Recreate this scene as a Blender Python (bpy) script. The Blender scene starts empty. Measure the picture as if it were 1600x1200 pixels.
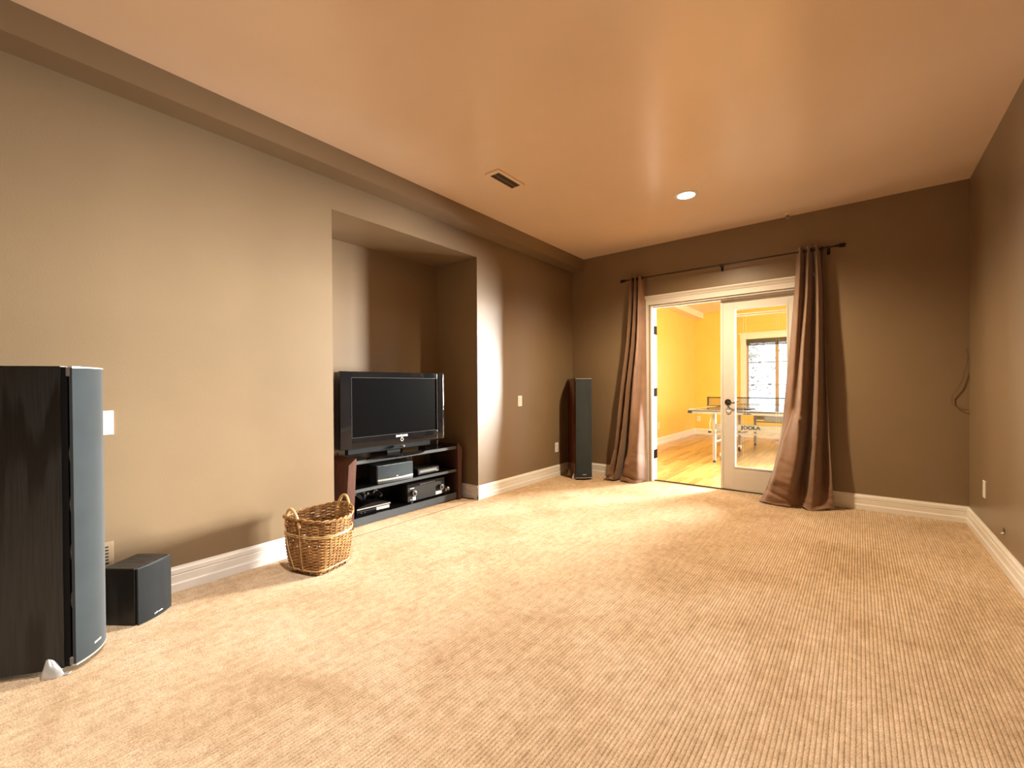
import bpy, bmesh, math, random
from mathutils import Vector, Matrix, noise, Quaternion

random.seed(7)
S = bpy.context.scene
COL = S.collection
PI = math.pi

# ------------------------------------------------------------------ camera
FPX, YAW, PITCH, ROLL, SX, SY, CH = 681.1058, 38.492, -0.4736, 0.3485, 1.1149, 9.3304, 1.1156
cam_d = bpy.data.cameras.new('camera')
cam = bpy.data.objects.new('camera', cam_d)
COL.objects.link(cam)
cam_d.sensor_fit = 'HORIZONTAL'
cam_d.sensor_width = 36.0
cam_d.lens = 36.0 * FPX / 1600.0
cam_d.shift_x = -SX / 1600.0
cam_d.shift_y = SY / 1600.0
cam_d.clip_start = 0.02
cam.location = (0, 0, CH)
cam.rotation_mode = 'QUATERNION'
cam.rotation_quaternion = (Quaternion((0, 0, 1), math.radians(YAW)) @ Quaternion((1, 0, 0), math.radians(90 + PITCH))
                           @ Quaternion((0, 0, 1), math.radians(-ROLL)))
S.camera = cam

# ------------------------------------------------------------------ exposure, world, lights
S.view_settings.view_transform = 'Standard'
S.view_settings.look = 'None'
S.view_settings.gamma = 1.0
S.view_settings.use_curve_mapping = False
S.view_settings.exposure = 0.05
S.cycles.max_bounces = 10
S.cycles.diffuse_bounces = 6
S.cycles.transparent_max_bounces = 12
S.cycles.caustics_reflective = False
S.cycles.caustics_refractive = False
S.cycles.sample_clamp_indirect = 6.0

W = bpy.data.worlds.new('overcast_sky')
S.world = W
W.use_nodes = True
W.node_tree.nodes['Background'].inputs[0].default_value = (0.93, 0.97, 1.0, 1)
W.node_tree.nodes['Background'].inputs[1].default_value = 3.2

H = 2.74
XL, XR, YB, YF = -2.946, 0.685, 4.972, -3.2       # main room
A0, A1, AH, AX = 1.6415, 3.1489, 2.388, -3.53     # alcove
WT = 0.14                                          # back wall thickness
Y2, X2L, X2R = 10.4, -2.945, 2.6                   # games room beyond the doors
YW = YB + WT

DAY = (0.94, 0.97, 1.0)
WARM = (1.0, 0.78, 0.50)
SOFT = (1.0, 0.96, 0.90)


def area(name, loc, direction, sx, sy, power, color, spread=180):
    l = bpy.data.lights.new(name, 'AREA')
    l.shape = 'RECTANGLE'
    l.size, l.size_y = sx, sy
    l.energy = power
    l.color = color
    l.spread = math.radians(spread)
    o = bpy.data.objects.new(name, l)
    COL.objects.link(o)
    o.location = loc
    o.rotation_euler = Vector(direction).to_track_quat('-Z', 'Y').to_euler()
    return o


# daylight outside the windows that stand out of view; the left window is invented
area('daylight_games_room_side', (X2R + 0.35, 8.1, 1.3), (-1, -0.1, -0.05), 2.8, 2.0, 150, DAY)
area('daylight_games_room_end', (1.30, Y2 + 0.30, 1.35), (-0.42, -1, -0.03), 1.9, 2.0, 1000, (1.0, 0.97, 0.91), 54)
area('added_light_games_room_left', (X2L - 0.30, 6.10, 1.40), (1, -0.62, -0.02), 1.5, 1.5, 170, (1.0, 0.95, 0.88), 110)  # lamp added behind an invented window to brighten the right wall

DOWNLIGHTS = [(-1.159, 3.854, 330, 150, WARM), (-1.159, 0.75, 330, 110, SOFT), (-1.159, -1.9, 240, 110, SOFT)]  # first lamp is in view; the other two are added to brighten the carpet

# ------------------------------------------------------------------ helpers


def T(o, label=None, cat=None, group=None, kind=None):
    if label: o['label'] = label
    if cat: o['category'] = cat
    if group: o['group'] = group
    if kind: o['kind'] = kind
    return o


class MB:
    def __init__(s):
        s.bm = bmesh.new()

    def box(s, x0, x1, y0, y1, z0, z1, bevel=0.0, seg=1, mat=None):
        r = bmesh.ops.create_cube(s.bm, size=1.0)
        vs = r['verts']
        for v in vs:
            v.co = Vector((x0 + (v.co.x + .5) * (x1 - x0), y0 + (v.co.y + .5) * (y1 - y0), z0 + (v.co.z + .5) * (z1 - z0)))
        if mat is not None:
            for v in vs: v.co = mat @ v.co
        if bevel > 0:
            es = list({e for v in vs for e in v.link_edges})
            bmesh.ops.bevel(s.bm, geom=es, offset=bevel, segments=seg, affect='EDGES', profile=0.7)
        return s

    def bar(s, a, b, w, h, bevel=0.0):
        """rectangular bar from a to b, w across, h upwards"""
        a, b = Vector(a), Vector(b)
        d = (b - a)
        L = d.length
        q = d.to_track_quat('X', 'Z').to_matrix().to_4x4()
        m = Matrix.Translation(a) @ q
        return s.box(0, L, -w / 2, w / 2, -h / 2, h / 2, bevel, 1, m)

    def tube(s, pts, r, n=8, closed=False, ry=None):
        pts = [Vector(p) for p in pts]
        N = len(pts)
        rings = []
        prev = None
        for i, p in enumerate(pts):
            if closed:
                t = (pts[(i + 1) % N] - pts[i - 1]).normalized()
            else:
                t = (pts[min(i + 1, N - 1)] - pts[max(i - 1, 0)]).normalized()
            if prev is None:
                up = Vector((0, 0, 1)) if abs(t.z) < 0.9 else Vector((1, 0, 0))
                u = (up - t * up.dot(t)).normalized()
            else:
                u = (prev - t * prev.dot(t)).normalized()
            prev = u
            w = t.cross(u)
            rr = r[i] if isinstance(r, (list, tuple)) else r
            r2 = ry if ry else rr
            rings.append([s.bm.verts.new(p + u * (math.cos(2 * PI * k / n) * rr) + w * (math.sin(2 * PI * k / n) * r2)) for k in range(n)])
        M = N if closed else N - 1
        for i in range(M):
            A, B = rings[i], rings[(i + 1) % N]
            for k in range(n):
                s.bm.faces.new((A[k], A[(k + 1) % n], B[(k + 1) % n], B[k]))
        if not closed:
            s.bm.faces.new(rings[0][::-1])
            s.bm.faces.new(rings[-1])
        return s

    def lathe(s, prof, n=24, m=None, cap=True):
        rings = []
        for r, z in prof:
            rings.append([s.bm.verts.new(Vector((r * math.cos(2 * PI * k / n), r * math.sin(2 * PI * k / n), z))) for k in range(n)])
        for i in range(len(rings) - 1):
            for k in range(n):
                s.bm.faces.new((rings[i][k], rings[i][(k + 1) % n], rings[i + 1][(k + 1) % n], rings[i + 1][k]))
        if cap:
            s.bm.faces.new(rings[0][::-1])
            s.bm.faces.new(rings[-1])
        if m is not None:
            for ring in rings:
                for v in ring: v.co = m @ v.co
        return s

    def prism(s, poly, f, a, b):
        """poly of 2-D points, f(p, q, t) -> 3-D"""
        va = [s.bm.verts.new(f(p, q, a)) for p, q in poly]
        vb = [s.bm.verts.new(f(p, q, b)) for p, q in poly]
        n = len(poly)
        s.bm.faces.new(va[::-1])
        s.bm.faces.new(vb)
        for i in range(n):
            s.bm.faces.new((va[i], va[(i + 1) % n], vb[(i + 1) % n], vb[i]))
        return s

    def grid(s, f, nu, nv, closed_u=False):
        R = [[s.bm.verts.new(f(i / (nu if closed_u else nu - 1), j / (nv - 1))) for i in range(nu)] for j in range(nv)]
        for j in range(nv - 1):
            for i in range(nu if closed_u else nu - 1):
                k = (i + 1) % nu
                s.bm.faces.new((R[j][i], R[j][k], R[j + 1][k], R[j + 1][i]))
        return s

    def done(s, name, mat, parent=None, smooth=False, kind=None, label=None, loc=None, angle=35):
        bmesh.ops.recalc_face_normals(s.bm, faces=s.bm.faces)
        me = bpy.data.meshes.new(name)
        s.bm.to_mesh(me)
        s.bm.free()
        me.materials.append(mat)
        if smooth:
            for p in me.polygons: p.use_smooth = True
            try:
                me.set_sharp_from_angle(angle=math.radians(angle))
            except Exception:
                pass
        o = bpy.data.objects.new(name, me)
        COL.objects.link(o)
        if parent is not None: o.parent = parent
        if loc is not None: o.location = loc
        if kind: o['kind'] = kind
        if label: o['label'] = label
        return o


def empty(name, loc, rz=0.0):
    o = bpy.data.objects.new(name, None)
    o.empty_display_size = 0.1
    COL.objects.link(o)
    o.location = loc
    o.rotation_euler = (0, 0, rz)
    return o


def dup(o, parent=None):
    c = o.copy()
    COL.objects.link(c)
    if parent is not None: c.parent = parent
    for ch in list(o.children):
        dup(ch, c)
    return c


def text(name, body, size, mat, parent, m, depth=0.0008, bold=0.0, sx=1.0):
    cu = bpy.data.curves.new(name, 'FONT')
    cu.body = body
    cu.size = size
    cu.extrude = depth
    cu.offset = bold
    cu.align_x = 'CENTER'
    cu.align_y = 'CENTER'
    tmp = bpy.data.objects.new(name + '_tmp', cu)
    COL.objects.link(tmp)
    dg = bpy.context.evaluated_depsgraph_get()
    me = bpy.data.meshes.new_from_object(tmp.evaluated_get(dg))
    bpy.data.objects.remove(tmp)
    me.materials.clear()
    me.materials.append(mat)
    me.transform(m @ Matrix.Diagonal((sx, 1, 1, 1)))
    o = bpy.data.objects.new(name, me)
    COL.objects.link(o)
    o.parent = parent
    return o


def frame(o, xdir, ydir):
    """matrix with origin o, local x, local y"""
    x = Vector(xdir).normalized()
    y = Vector(ydir).normalized()
    z = x.cross(y)
    return Matrix(((x.x, y.x, z.x, o[0]), (x.y, y.y, z.y, o[1]), (x.z, y.z, z.z, o[2]), (0, 0, 0, 1)))


# ------------------------------------------------------------------ materials


class NT:
    def __init__(s, name):
        s.m = bpy.data.materials.new(name)
        s.m.use_nodes = True
        s.t = s.m.node_tree
        s.b = s.t.nodes['Principled BSDF']

    def n(s, typ, **kw):
        nd = s.t.nodes.new(typ)
        for k, v in kw.items(): setattr(nd, k, v)
        return nd

    def l(s, a, b):
        s.t.links.new(a, b)

    def coord(s, scale=(1, 1, 1), kind='Object'):
        tc = s.n('ShaderNodeTexCoord')
        mp = s.n('ShaderNodeMapping')
        mp.inputs['Scale'].default_value = scale
        s.l(tc.outputs[kind], mp.inputs['Vector'])
        return mp.outputs['Vector']

    def noise(s, vec, scale, detail=3, rough=0.5, dist=0.0):
        nd = s.n('ShaderNodeTexNoise')
        nd.inputs['Scale'].default_value = scale
        nd.inputs['Detail'].default_value = detail
        nd.inputs['Roughness'].default_value = rough
        nd.inputs['Distortion'].default_value = dist
        s.l(vec, nd.inputs['Vector'])
        return nd.outputs['Fac']

    def ramp(s, fac, stops):
        nd = s.n('ShaderNodeValToRGB')
        cr = nd.color_ramp
        while len(cr.elements) < len(stops): cr.elements.new(0.5)
        for e, (p, c) in zip(cr.elements, stops):
            e.position = p
            e.color = (c[0], c[1], c[2], 1)
        s.l(fac, nd.inputs['Fac'])
        return nd.outputs['Color']

    def bump(s, h, strength, dist):
        nd = s.n('ShaderNodeBump')
        nd.inputs['Strength'].default_value = strength
        nd.inputs['Distance'].default_value = dist
        s.l(h, nd.inputs['Height'])
        s.l(nd.outputs['Normal'], s.b.inputs['Normal'])

    def set(s, col=None, rough=None, metal=None, spec=None, **kw):
        if col is not None: s.b.inputs['Base Color'].default_value = (*col, 1)
        if rough is not None: s.b.inputs['Roughness'].default_value = rough
        if metal is not None: s.b.inputs['Metallic'].default_value = metal
        if spec is not None: s.b.inputs['Specular IOR Level'].default_value = spec
        for k, v in kw.items(): s.b.inputs[k].default_value = v
        return s


def plain(name, col, rough=0.5, metal=0.0, spec=0.5, var=0.06, scale=12.0, bump=0.0, bscale=200.0):
    m = NT(name).set(None, rough, metal, spec)
    v = m.coord()
    f = m.noise(v, scale, 3)
    lo = tuple(c * (1 - var) for c in col)
    hi = tuple(min(1, c * (1 + var)) for c in col)
    m.l(m.ramp(f, [(0.3, lo), (0.7, hi)]), m.b.inputs['Base Color'])
    if bump:
        m.bump(m.noise(v, bscale, 2), bump, 0.002)
    return m.m


def emit(name, col, strength):
    m = NT(name).set((0.8, 0.8, 0.8), 0.5)
    m.b.inputs['Emission Color'].default_value = (*col, 1)
    m.b.inputs['Emission Strength'].default_value = strength
    return m.m


M = {}
M['wall'] = plain('taupe_satin_paint', (0.220, 0.153, 0.089), 0.36, spec=0.5, var=0.03, scale=3, bump=0.12, bscale=160)
M['ceil'] = plain('tan_satin_ceiling_paint', (0.87, 0.69, 0.53), 0.25, spec=0.75, var=0.02, scale=2, bump=0.06, bscale=120)
M['trim'] = plain('white_gloss_trim_paint', (0.80, 0.77, 0.72), 0.28, var=0.02)
M['door'] = plain('darkened_white_door_paint', (0.60, 0.56, 0.51), 0.32, var=0.02)  # white trim paint darkened in its colour to offset the downlight's glare
M['yellow'] = plain('yellow_wall_paint', (0.74, 0.53, 0.125), 0.42, var=0.03, scale=3, bump=0.1, bscale=160)
M['cream'] = plain('cream_ceiling_paint', (0.82, 0.70, 0.48), 0.6, var=0.02)
M['black'] = plain('black_plastic', (0.012, 0.012, 0.013), 0.32)
M['black_matte'] = plain('matte_black', (0.006, 0.006, 0.0065), 0.7, spec=0.15)
M['piano'] = plain('piano_black', (0.006, 0.006, 0.007), 0.06)
M['silver'] = plain('brushed_silver', (0.66, 0.66, 0.65), 0.28, 0.55)
M['greymetal'] = plain('grey_powder_metal', (0.22, 0.21, 0.195), 0.4, 0.3)
M['white'] = plain('white_plastic', (0.80, 0.78, 0.74), 0.35)
M['bronze'] = plain('oil_rubbed_bronze', (0.035, 0.026, 0.02), 0.38, 0.7)
M['ink_white'] = plain('printed_white', (0.85, 0.85, 0.85), 0.5)
M['ink_black'] = plain('printed_black', (0.01, 0.01, 0.01), 0.5)
M['tanplate'] = plain('wall_coloured_plastic', (0.33, 0.24, 0.155), 0.4)
M['rubber'] = plain('black_rubber', (0.015, 0.015, 0.015), 0.8)
M['shelfgrey'] = plain('charcoal_shelf_edge', (0.06, 0.065, 0.07), 0.3)
M['shelfglass'] = plain('black_glass', (0.006, 0.006, 0.007), 0.12, spec=0.18)
M['receiver'] = plain('brushed_black_metal', (0.035, 0.033, 0.031), 0.35, 0.5)
M['dark'] = plain('dark_void', (0.012, 0.008, 0.006), 0.9)
M['tabletop'] = plain('table_top_paint', (0.035, 0.038, 0.046), 0.16)
M['frost'] = plain('frosted_leaf', (0.42, 0.43, 0.44), 0.9, var=0.3, scale=8)
M['bark'] = plain('frosted_grey_bark', (0.16, 0.16, 0.165), 0.9)
M['snow'] = plain('pale_ground', (0.75, 0.76, 0.78), 0.9)
M['valance'] = plain('dark_brown_blind', (0.05, 0.033, 0.022), 0.5)
M['winframe'] = plain('tan_window_frame', (0.36, 0.25, 0.15), 0.4)
M['lens'] = emit('lamp_lens', (1.0, 0.93, 0.82), 9.0)
M['hinge'] = plain('dark_bronze_hinge', (0.012, 0.010, 0.008), 1.0, spec=0.0)
M['ventslat'] = plain('brown_vent_slat', (0.09, 0.05, 0.028), 0.5)
M['cable'] = plain('speaker_wire', (0.22, 0.13, 0.08), 0.3, 0.2)


def glass(name, tint=(0.97, 0.98, 0.98)):
    m = NT(name)
    t = m.t
    tr = m.n('ShaderNodeBsdfTransparent')
    tr.inputs['Color'].default_value = (*tint, 1)
    gl = m.n('ShaderNodeBsdfGlossy')
    gl.inputs['Roughness'].default_value = 0.0
    fr = m.n('ShaderNodeFresnel')
    fr.inputs['IOR'].default_value = 1.45
    mx = m.n('ShaderNodeMixShader')
    m.l(fr.outputs[0], mx.inputs[0])
    m.l(tr.outputs[0], mx.inputs[1])
    m.l(gl.outputs[0], mx.inputs[2])
    m.l(mx.outputs[0], t.nodes['Material Output'].inputs['Surface'])
    return m.m


M['glass'] = glass('clear_glass')


def carpet_mat():
    m = NT('ribbed_beige_carpet').set(None, 0.95, 0, 0.1)
    v = m.coord()
    big = m.noise(v, 1.6, 5, 0.62, 0.6)
    vs = m.coord((70, 5, 70))
    slub = m.noise(vs, 1.0, 3, 0.6)
    tuft = m.noise(v, 210, 3, 0.7)
    patch = m.noise(v, 22, 4, 0.65)
    a = m.ramp(big, [(0.26, (0.50, 0.345, 0.205)), (0.48, (0.64, 0.475, 0.315)), (0.74, (0.73, 0.575, 0.42))])
    b = m.ramp(slub, [(0.25, (0.72, 0.70, 0.66)), (0.7, (1.06, 1.06, 1.08))])
    mx = m.n('ShaderNodeMix', data_type='RGBA', blend_type='MULTIPLY')
    mx.inputs[0].default_value = 0.75
    m.l(a, mx.inputs[6]); m.l(b, mx.inputs[7])
    c = m.ramp(tuft, [(0.34, (0.50, 0.45, 0.38)), (0.50, (0.95, 0.94, 0.92)), (0.68, (1.18, 1.19, 1.22))])
    mx2 = m.n('ShaderNodeMix', data_type='RGBA', blend_type='MULTIPLY')
    mx2.inputs[0].default_value = 0.8
    m.l(mx.outputs[2], mx2.inputs[6]); m.l(c, mx2.inputs[7])
    d = m.ramp(patch, [(0.34, (0.82, 0.78, 0.73)), (0.62, (1.06, 1.06, 1.06))])
    mx3 = m.n('ShaderNodeMix', data_type='RGBA', blend_type='MULTIPLY')
    mx3.inputs[0].default_value = 0.8
    m.l(mx2.outputs[2], mx3.inputs[6]); m.l(d, mx3.inputs[7])
    m.l(mx3.outputs[2], m.b.inputs['Base Color'])
    m.bump(tuft, 0.8, 0.003)
    return m.m


M['carpet'] = carpet_mat()


def wood(name, dark, light, rough, scale=(14, 14, 0.9), bump=0.15, spec=0.5):
    m = NT(name).set(None, rough, 0, spec)
    v = m.coord(scale)
    f = m.noise(v, 2.0, 5, 0.6, 1.2)
    v2 = m.coord((scale[0] * 9, scale[1] * 9, scale[2] * 2.2))
    g = m.noise(v2, 2.0, 2, 0.5)
    c1 = m.ramp(f, [(0.35, dark), (0.62, light)])
    c2 = m.ramp(g, [(0.35, (0.6, 0.6, 0.6)), (0.6, (1.05, 1.05, 1.05))])
    mx = m.n('ShaderNodeMix', data_type='RGBA', blend_type='MULTIPLY')
    mx.inputs[0].default_value = 0.7
    m.l(c1, mx.inputs[6]); m.l(c2, mx.inputs[7])
    m.l(mx.outputs[2], m.b.inputs['Base Color'])
    m.bump(g, bump, 0.001)
    return m.m


def ash_mat():
    m = NT('black_ash_veneer').set(None, 0.4, 0, 0.6)
    v = m.coord((9, 9, 0.75))
    wv = m.n('ShaderNodeTexWave', wave_type='RINGS', rings_direction='Y')
    wv.inputs['Scale'].default_value = 1.1
    wv.inputs['Distortion'].default_value = 5.0
    wv.inputs['Detail'].default_value = 3.0
    wv.inputs['Detail Scale'].default_value = 1.2
    m.l(v, wv.inputs['Vector'])
    v2 = m.coord((260, 260, 5))
    g = m.noise(v2, 1.0, 2)
    c1 = m.ramp(wv.outputs['Fac'], [(0.12, (0.003, 0.003, 0.0033)), (0.45, (0.019, 0.021, 0.0225))])
    c2 = m.ramp(g, [(0.38, (0.45, 0.45, 0.45)), (0.55, (1, 1, 1))])
    mx = m.n('ShaderNodeMix', data_type='RGBA', blend_type='MULTIPLY')
    mx.inputs[0].default_value = 0.8
    m.l(c1, mx.inputs[6]); m.l(c2, mx.inputs[7])
    m.l(mx.outputs[2], m.b.inputs['Base Color'])
    m.bump(g, 0.35, 0.001)
    return m.m


M['ash'] = ash_mat()
M['cherry'] = wood('cherry_veneer', (0.075, 0.018, 0.008), (0.15, 0.04, 0.016), 0.22)
M['mahogany'] = wood('brown_stand_wood', (0.055, 0.022, 0.016), (0.11, 0.048, 0.034), 0.3)
M['oak'] = wood('oak_strip_floor', (0.40, 0.215, 0.065), (0.56, 0.33, 0.12), 0.22, (14, 0.9, 14), 0.1)
M['oak2'] = wood('oak_strip_floor_light', (0.48, 0.27, 0.09), (0.64, 0.39, 0.155), 0.2, (14, 0.9, 14), 0.1)
M['oak3'] = wood('oak_strip_floor_dark', (0.33, 0.165, 0.045), (0.47, 0.26, 0.085), 0.24, (14, 0.9, 14), 0.1)


def cloth(name, col, col2, weave=900, rough=0.9, sheen=0.3):
    m = NT(name).set(None, rough, 0, 0.2)
    m.b.inputs['Sheen Weight'].default_value = sheen
    m.b.inputs['Sheen Roughness'].default_value = 0.4
    v = m.coord()
    a = m.noise(v, 7, 4)
    b = m.noise(v, weave, 2)
    c1 = m.ramp(a, [(0.3, col), (0.7, col2)])
    c2 = m.ramp(b, [(0.3, (0.8, 0.8, 0.8)), (0.7, (1.1, 1.1, 1.1))])
    mx = m.n('ShaderNodeMix', data_type='RGBA', blend_type='MULTIPLY')
    mx.inputs[0].default_value = 0.7
    m.l(c1, mx.inputs[6]); m.l(c2, mx.inputs[7])
    m.l(mx.outputs[2], m.b.inputs['Base Color'])
    m.bump(b, 0.3, 0.0008)
    return m.m


M['grille'] = cloth('speaker_grille_cloth', (0.034, 0.042, 0.047), (0.042, 0.052, 0.058), 1200)
M['grille_dark'] = cloth('dark_grille_cloth', (0.012, 0.013, 0.014), (0.016, 0.0175, 0.019), 1200)
M['curtain'] = cloth('brown_curtain_faux_silk', (0.195, 0.108, 0.064), (0.235, 0.135, 0.082), 700, 0.55, 0.4)
M['wicker'] = wood('wicker_strand', (0.24, 0.105, 0.028), (0.46, 0.245, 0.08), 0.42, (9, 9, 9), 0.3)
M['wicker_d'] = wood('wicker_dark_strand', (0.13, 0.055, 0.018), (0.30, 0.14, 0.045), 0.45, (9, 9, 9), 0.3)
M['cane'] = wood('cane_cord', (0.50, 0.29, 0.11), (0.68, 0.44, 0.19), 0.4, (9, 9, 9), 0.2)


def net_mat():
    m = NT('net_mesh').set((0.02, 0.02, 0.02), 0.8)
    v = m.coord((110, 110, 110))
    br = m.n('ShaderNodeTexBrick')
    br.offset = 0
    br.inputs['Scale'].default_value = 1.0
    br.inputs['Mortar Size'].default_value = 0.09
    br.inputs['Brick Width'].default_value = 1.0
    br.inputs['Row Height'].default_value = 1.0
    sep = m.n('ShaderNodeSeparateXYZ')
    com = m.n('ShaderNodeCombineXYZ')
    m.l(v, sep.inputs[0])
    m.l(sep.outputs['X'], com.inputs['X'])
    m.l(sep.outputs['Z'], com.inputs['Y'])
    m.l(com.outputs[0], br.inputs['Vector'])
    m.l(br.outputs['Fac'], m.b.inputs['Alpha'])
    return m.m


M['net'] = net_mat()

# ------------------------------------------------------------------ the room shell


def struct(name, mb, mat, parent=None, smooth=False):
    o = mb.done(name, mat, parent, smooth)
    if parent is None: o['kind'] = 'structure'
    return o


# ribbed carpet: every rib is modelled
def carpet():
    P = 0.014
    mb = MB()
    bm = mb.bm

    def strip(x0, x1, y0, y1):
        n = int((x1 - x0) / P)
        rows = []
        ys = [y0 + (y1 - y0) * i / 1 for i in range(2)]
        prof = []
        for i in range(n + 1):
            x = x0 + i * P
            for dx, dz in ((0.0, -0.0045), (0.0018, -0.0012), (0.0045, 0.0), (0.0090, 0.0), (0.0118, -0.0012)):
                if x + dx <= x1: prof.append((x + dx, dz))
        for y in ys:
            rows.append([bm.verts.new((x, y, z)) for x, z in prof])
        for i in range(len(prof) - 1):
            bm.faces.new((rows[0][i], rows[0][i + 1], rows[1][i + 1], rows[1][i]))
    strip(XL, XR, YF, YB + 0.065)
    strip(AX, XL, A0, A1)
    o = mb.done('floor', M['carpet'], smooth=True, angle=80)
    o['kind'] = 'structure'
    return o


carpet()
b = MB(); b.box(-3.7, 0.8, YF - .1, YB + 0.06, -0.12, -0.006); struct('floor_slab', b, M['dark'])

b = MB()
b.box(AX - .1, XL, YF, A0, 0, H).box(AX - .1, XL, A1, YW, 0, H).box(AX - .1, XL, A0, A1, AH, H).box(AX - .1, AX, A0, A1, 0, AH)
struct('wall_left', b, M['wall'])
b = MB(); b.box(XR, XR + .12, YF, YW, 0, H); struct('wall_right', b, M['wall'])

# back wall with the french door opening
DX0, DX1, DZ = -1.905, -0.41, 2.045
b = MB()
b.box(XL - .1, DX0, YB, YW, 0, H).box(DX1, XR + .1, YB, YW, 0, H).box(DX0, DX1, YB, YW, DZ, H)
struct('wall_back', b, M['wall'])
b = MB(); b.box(XL - .1, XR + .1, YF - .14, YF, 0, H); struct('wall_rear', b, M['wall'])
b = MB(); b.box(AX - .1, XR + .12, YF - .1, YW, H, H + .1); struct('ceiling', b, M['ceil'])
SW, SD = 0.171, 0.138
b = MB(); b.box(XL, XL + SW, YF, YB, H - SD, H); struct('soffit_left', b, M['wall'])

BH = 0.136
BPROF = [(0, 0), (.017, 0), (.017, .042), (.0135, .047), (.012, .052), (.012, .088), (.009, .0895), (.009, .093), (.0125, .097), (.0115, .118), (.006, .126), (.004, BH), (0, BH)]


def baseboard(name, runs, mat=None):
    """runs: (axis point a, point b, inward normal)"""
    mb = MB()
    for a, c, nn in runs:
        a, c, nn = Vector((*a, 0)), Vector((*c, 0)), Vector((*nn, 0))
        d = (c - a)
        mb.prism(BPROF, lambda p, q, t: a + d * t + nn * p + Vector((0, 0, q)), 0, 1)
    return struct(name, mb, mat or M['trim'])


k = .017
baseboard('baseboard_left', [((XL, YF), (XL, A0 + k), (1, 0)), ((XL, A1 - k), (XL, YB), (1, 0)), ((XL + k, A1), (AX, A1), (0, -1)), ((AX, A0), (AX, A1), (1, 0)), ((XL + k, A0), (AX, A0), (0, 1))])
CASW = 0.085
baseboard('baseboard_back', [((XL, YB), (-2.012, YB), (0, -1)), ((DX1 + CASW + .005, YB), (XR, YB), (0, -1))])
baseboard('baseboard_right', [((XR, YF), (XR, YB), (-1, 0))])
baseboard('baseboard_rear', [((XL, YF), (XR, YF), (0, 1))])

# door casing, header and jambs
b = MB()
for x0, x1 in ((-2.010, -1.918), (DX1 - .005 + .012, DX1 + CASW + .007)):
    b.box(x0, x1, YB - .018, YB, 0, 2.047, .003)
    b.box(x0 + .012 if x0 < -1 else x0, x1 if x0 < -1 else x1 - .012, YB - .024, YB - .012, 0, 2.047, .003)
struct('trim_1', b, M['door'])
b = MB()
hp = [(0, 2.047), (.022, 2.047), (.022, 2.058), (.019, 2.062), (.019, 2.100), (.026, 2.108), (.030, 2.120), (.040, 2.132), (.044, 2.136), (.044, 2.150), (0, 2.150)]
b.prism(hp, lambda p, q, t: Vector((t, YB - p, q)), -2.018, DX1 + CASW + .015)
struct('trim_2', b, M['door'])
b = MB()
b.box(DX0, DX0 + .020, YB - .004, YW + .004, 0, 2.03, .001)          # jambs
b.box(DX1 - .020, DX1, YB - .004, YW + .004, 0, 2.03, .001)
b.box(DX0, DX1, YB - .004, YW + .004, 2.028, DZ, .001)
b.box(DX0 + .020, DX0 + .023, YB + .030, YB + .040, 0, 2.03, .001)   # stops
b.box(DX1 - .032, DX1 - .020, YB + .035, YB + .068, 0, 2.03, .001)
b.box(DX0 + .02, DX1 - .02, YB + .035, YB + .068, 2.016, 2.03, .001)
struct('trim_3', b, M['door'])
b = MB(); b.box(DX0 + .02, DX1 - .02, YB + .062, YB + .082, -.004, .0105, .002); struct('trim_4', b, M['bronze'])

# ------------------------------------------------------------------ french doors
LW = 0.715


def door_leaf(name, with_blind=True):
    r = empty(name, (0, 0, 0))
    r['kind'] = 'structure'
    st, tr, br, th = .115, .105, .232, .040
    z0, z1 = .012, 2.024
    for x0, x1 in ((0, st), (LW - st, LW)):
        MB().box(x0, x1, 0, th, z0, z1, .002).done('stile', M['door'], r)
    MB().box(st, LW - st, .001, th - .001, z1 - tr, z1).done('rail', M['door'], r)
    MB().box(st, LW - st, .001, th - .001, z0, z0 + br).done('rail', M['door'], r)
    mb = MB()
    gx0, gx1, gz0, gz1 = st, LW - st, z0 + br, z1 - tr
    w = .012
    for y0, y1 in ((-.004, .010), (th - .010, th + .004)):
        mb.box(gx0, gx0 + w, y0, y1, gz0, gz1).box(gx1 - w, gx1, y0, y1, gz0, gz1)
        mb.box(gx0 + w, gx1 - w, y0, y1, gz0, gz0 + w).box(gx0 + w, gx1 - w, y0, y1, gz1 - w, gz1)
    mb.done('glazing_bead', M['door'], r)
    MB().box(gx0 + .006, gx1 - .006, .017, .023, gz0 + .006, gz1 - .006).done('pane', M['glass'], r)
    if with_blind:
        bl = MB().box(gx0 + .013, gx1 - .013, .026, .034, gz1 - .062, gz1 - .054).box(gx0 + .013, gx1 - .013, .026, .034, gz1 - .086, gz1 - .076).done('raised_blind', M['white'], r, label='thin white raised mini blind between the glass')
        for x in (.085, .108, gx1 - gx0 - .105, gx1 - gx0 - .082):
            MB().tube([(gx0 + x, .030, gz0 + .012), (gx0 + x, .030, gz1 - .06)], .0007, 5).done('blind_cord', M['white'], r)
    return r


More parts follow.
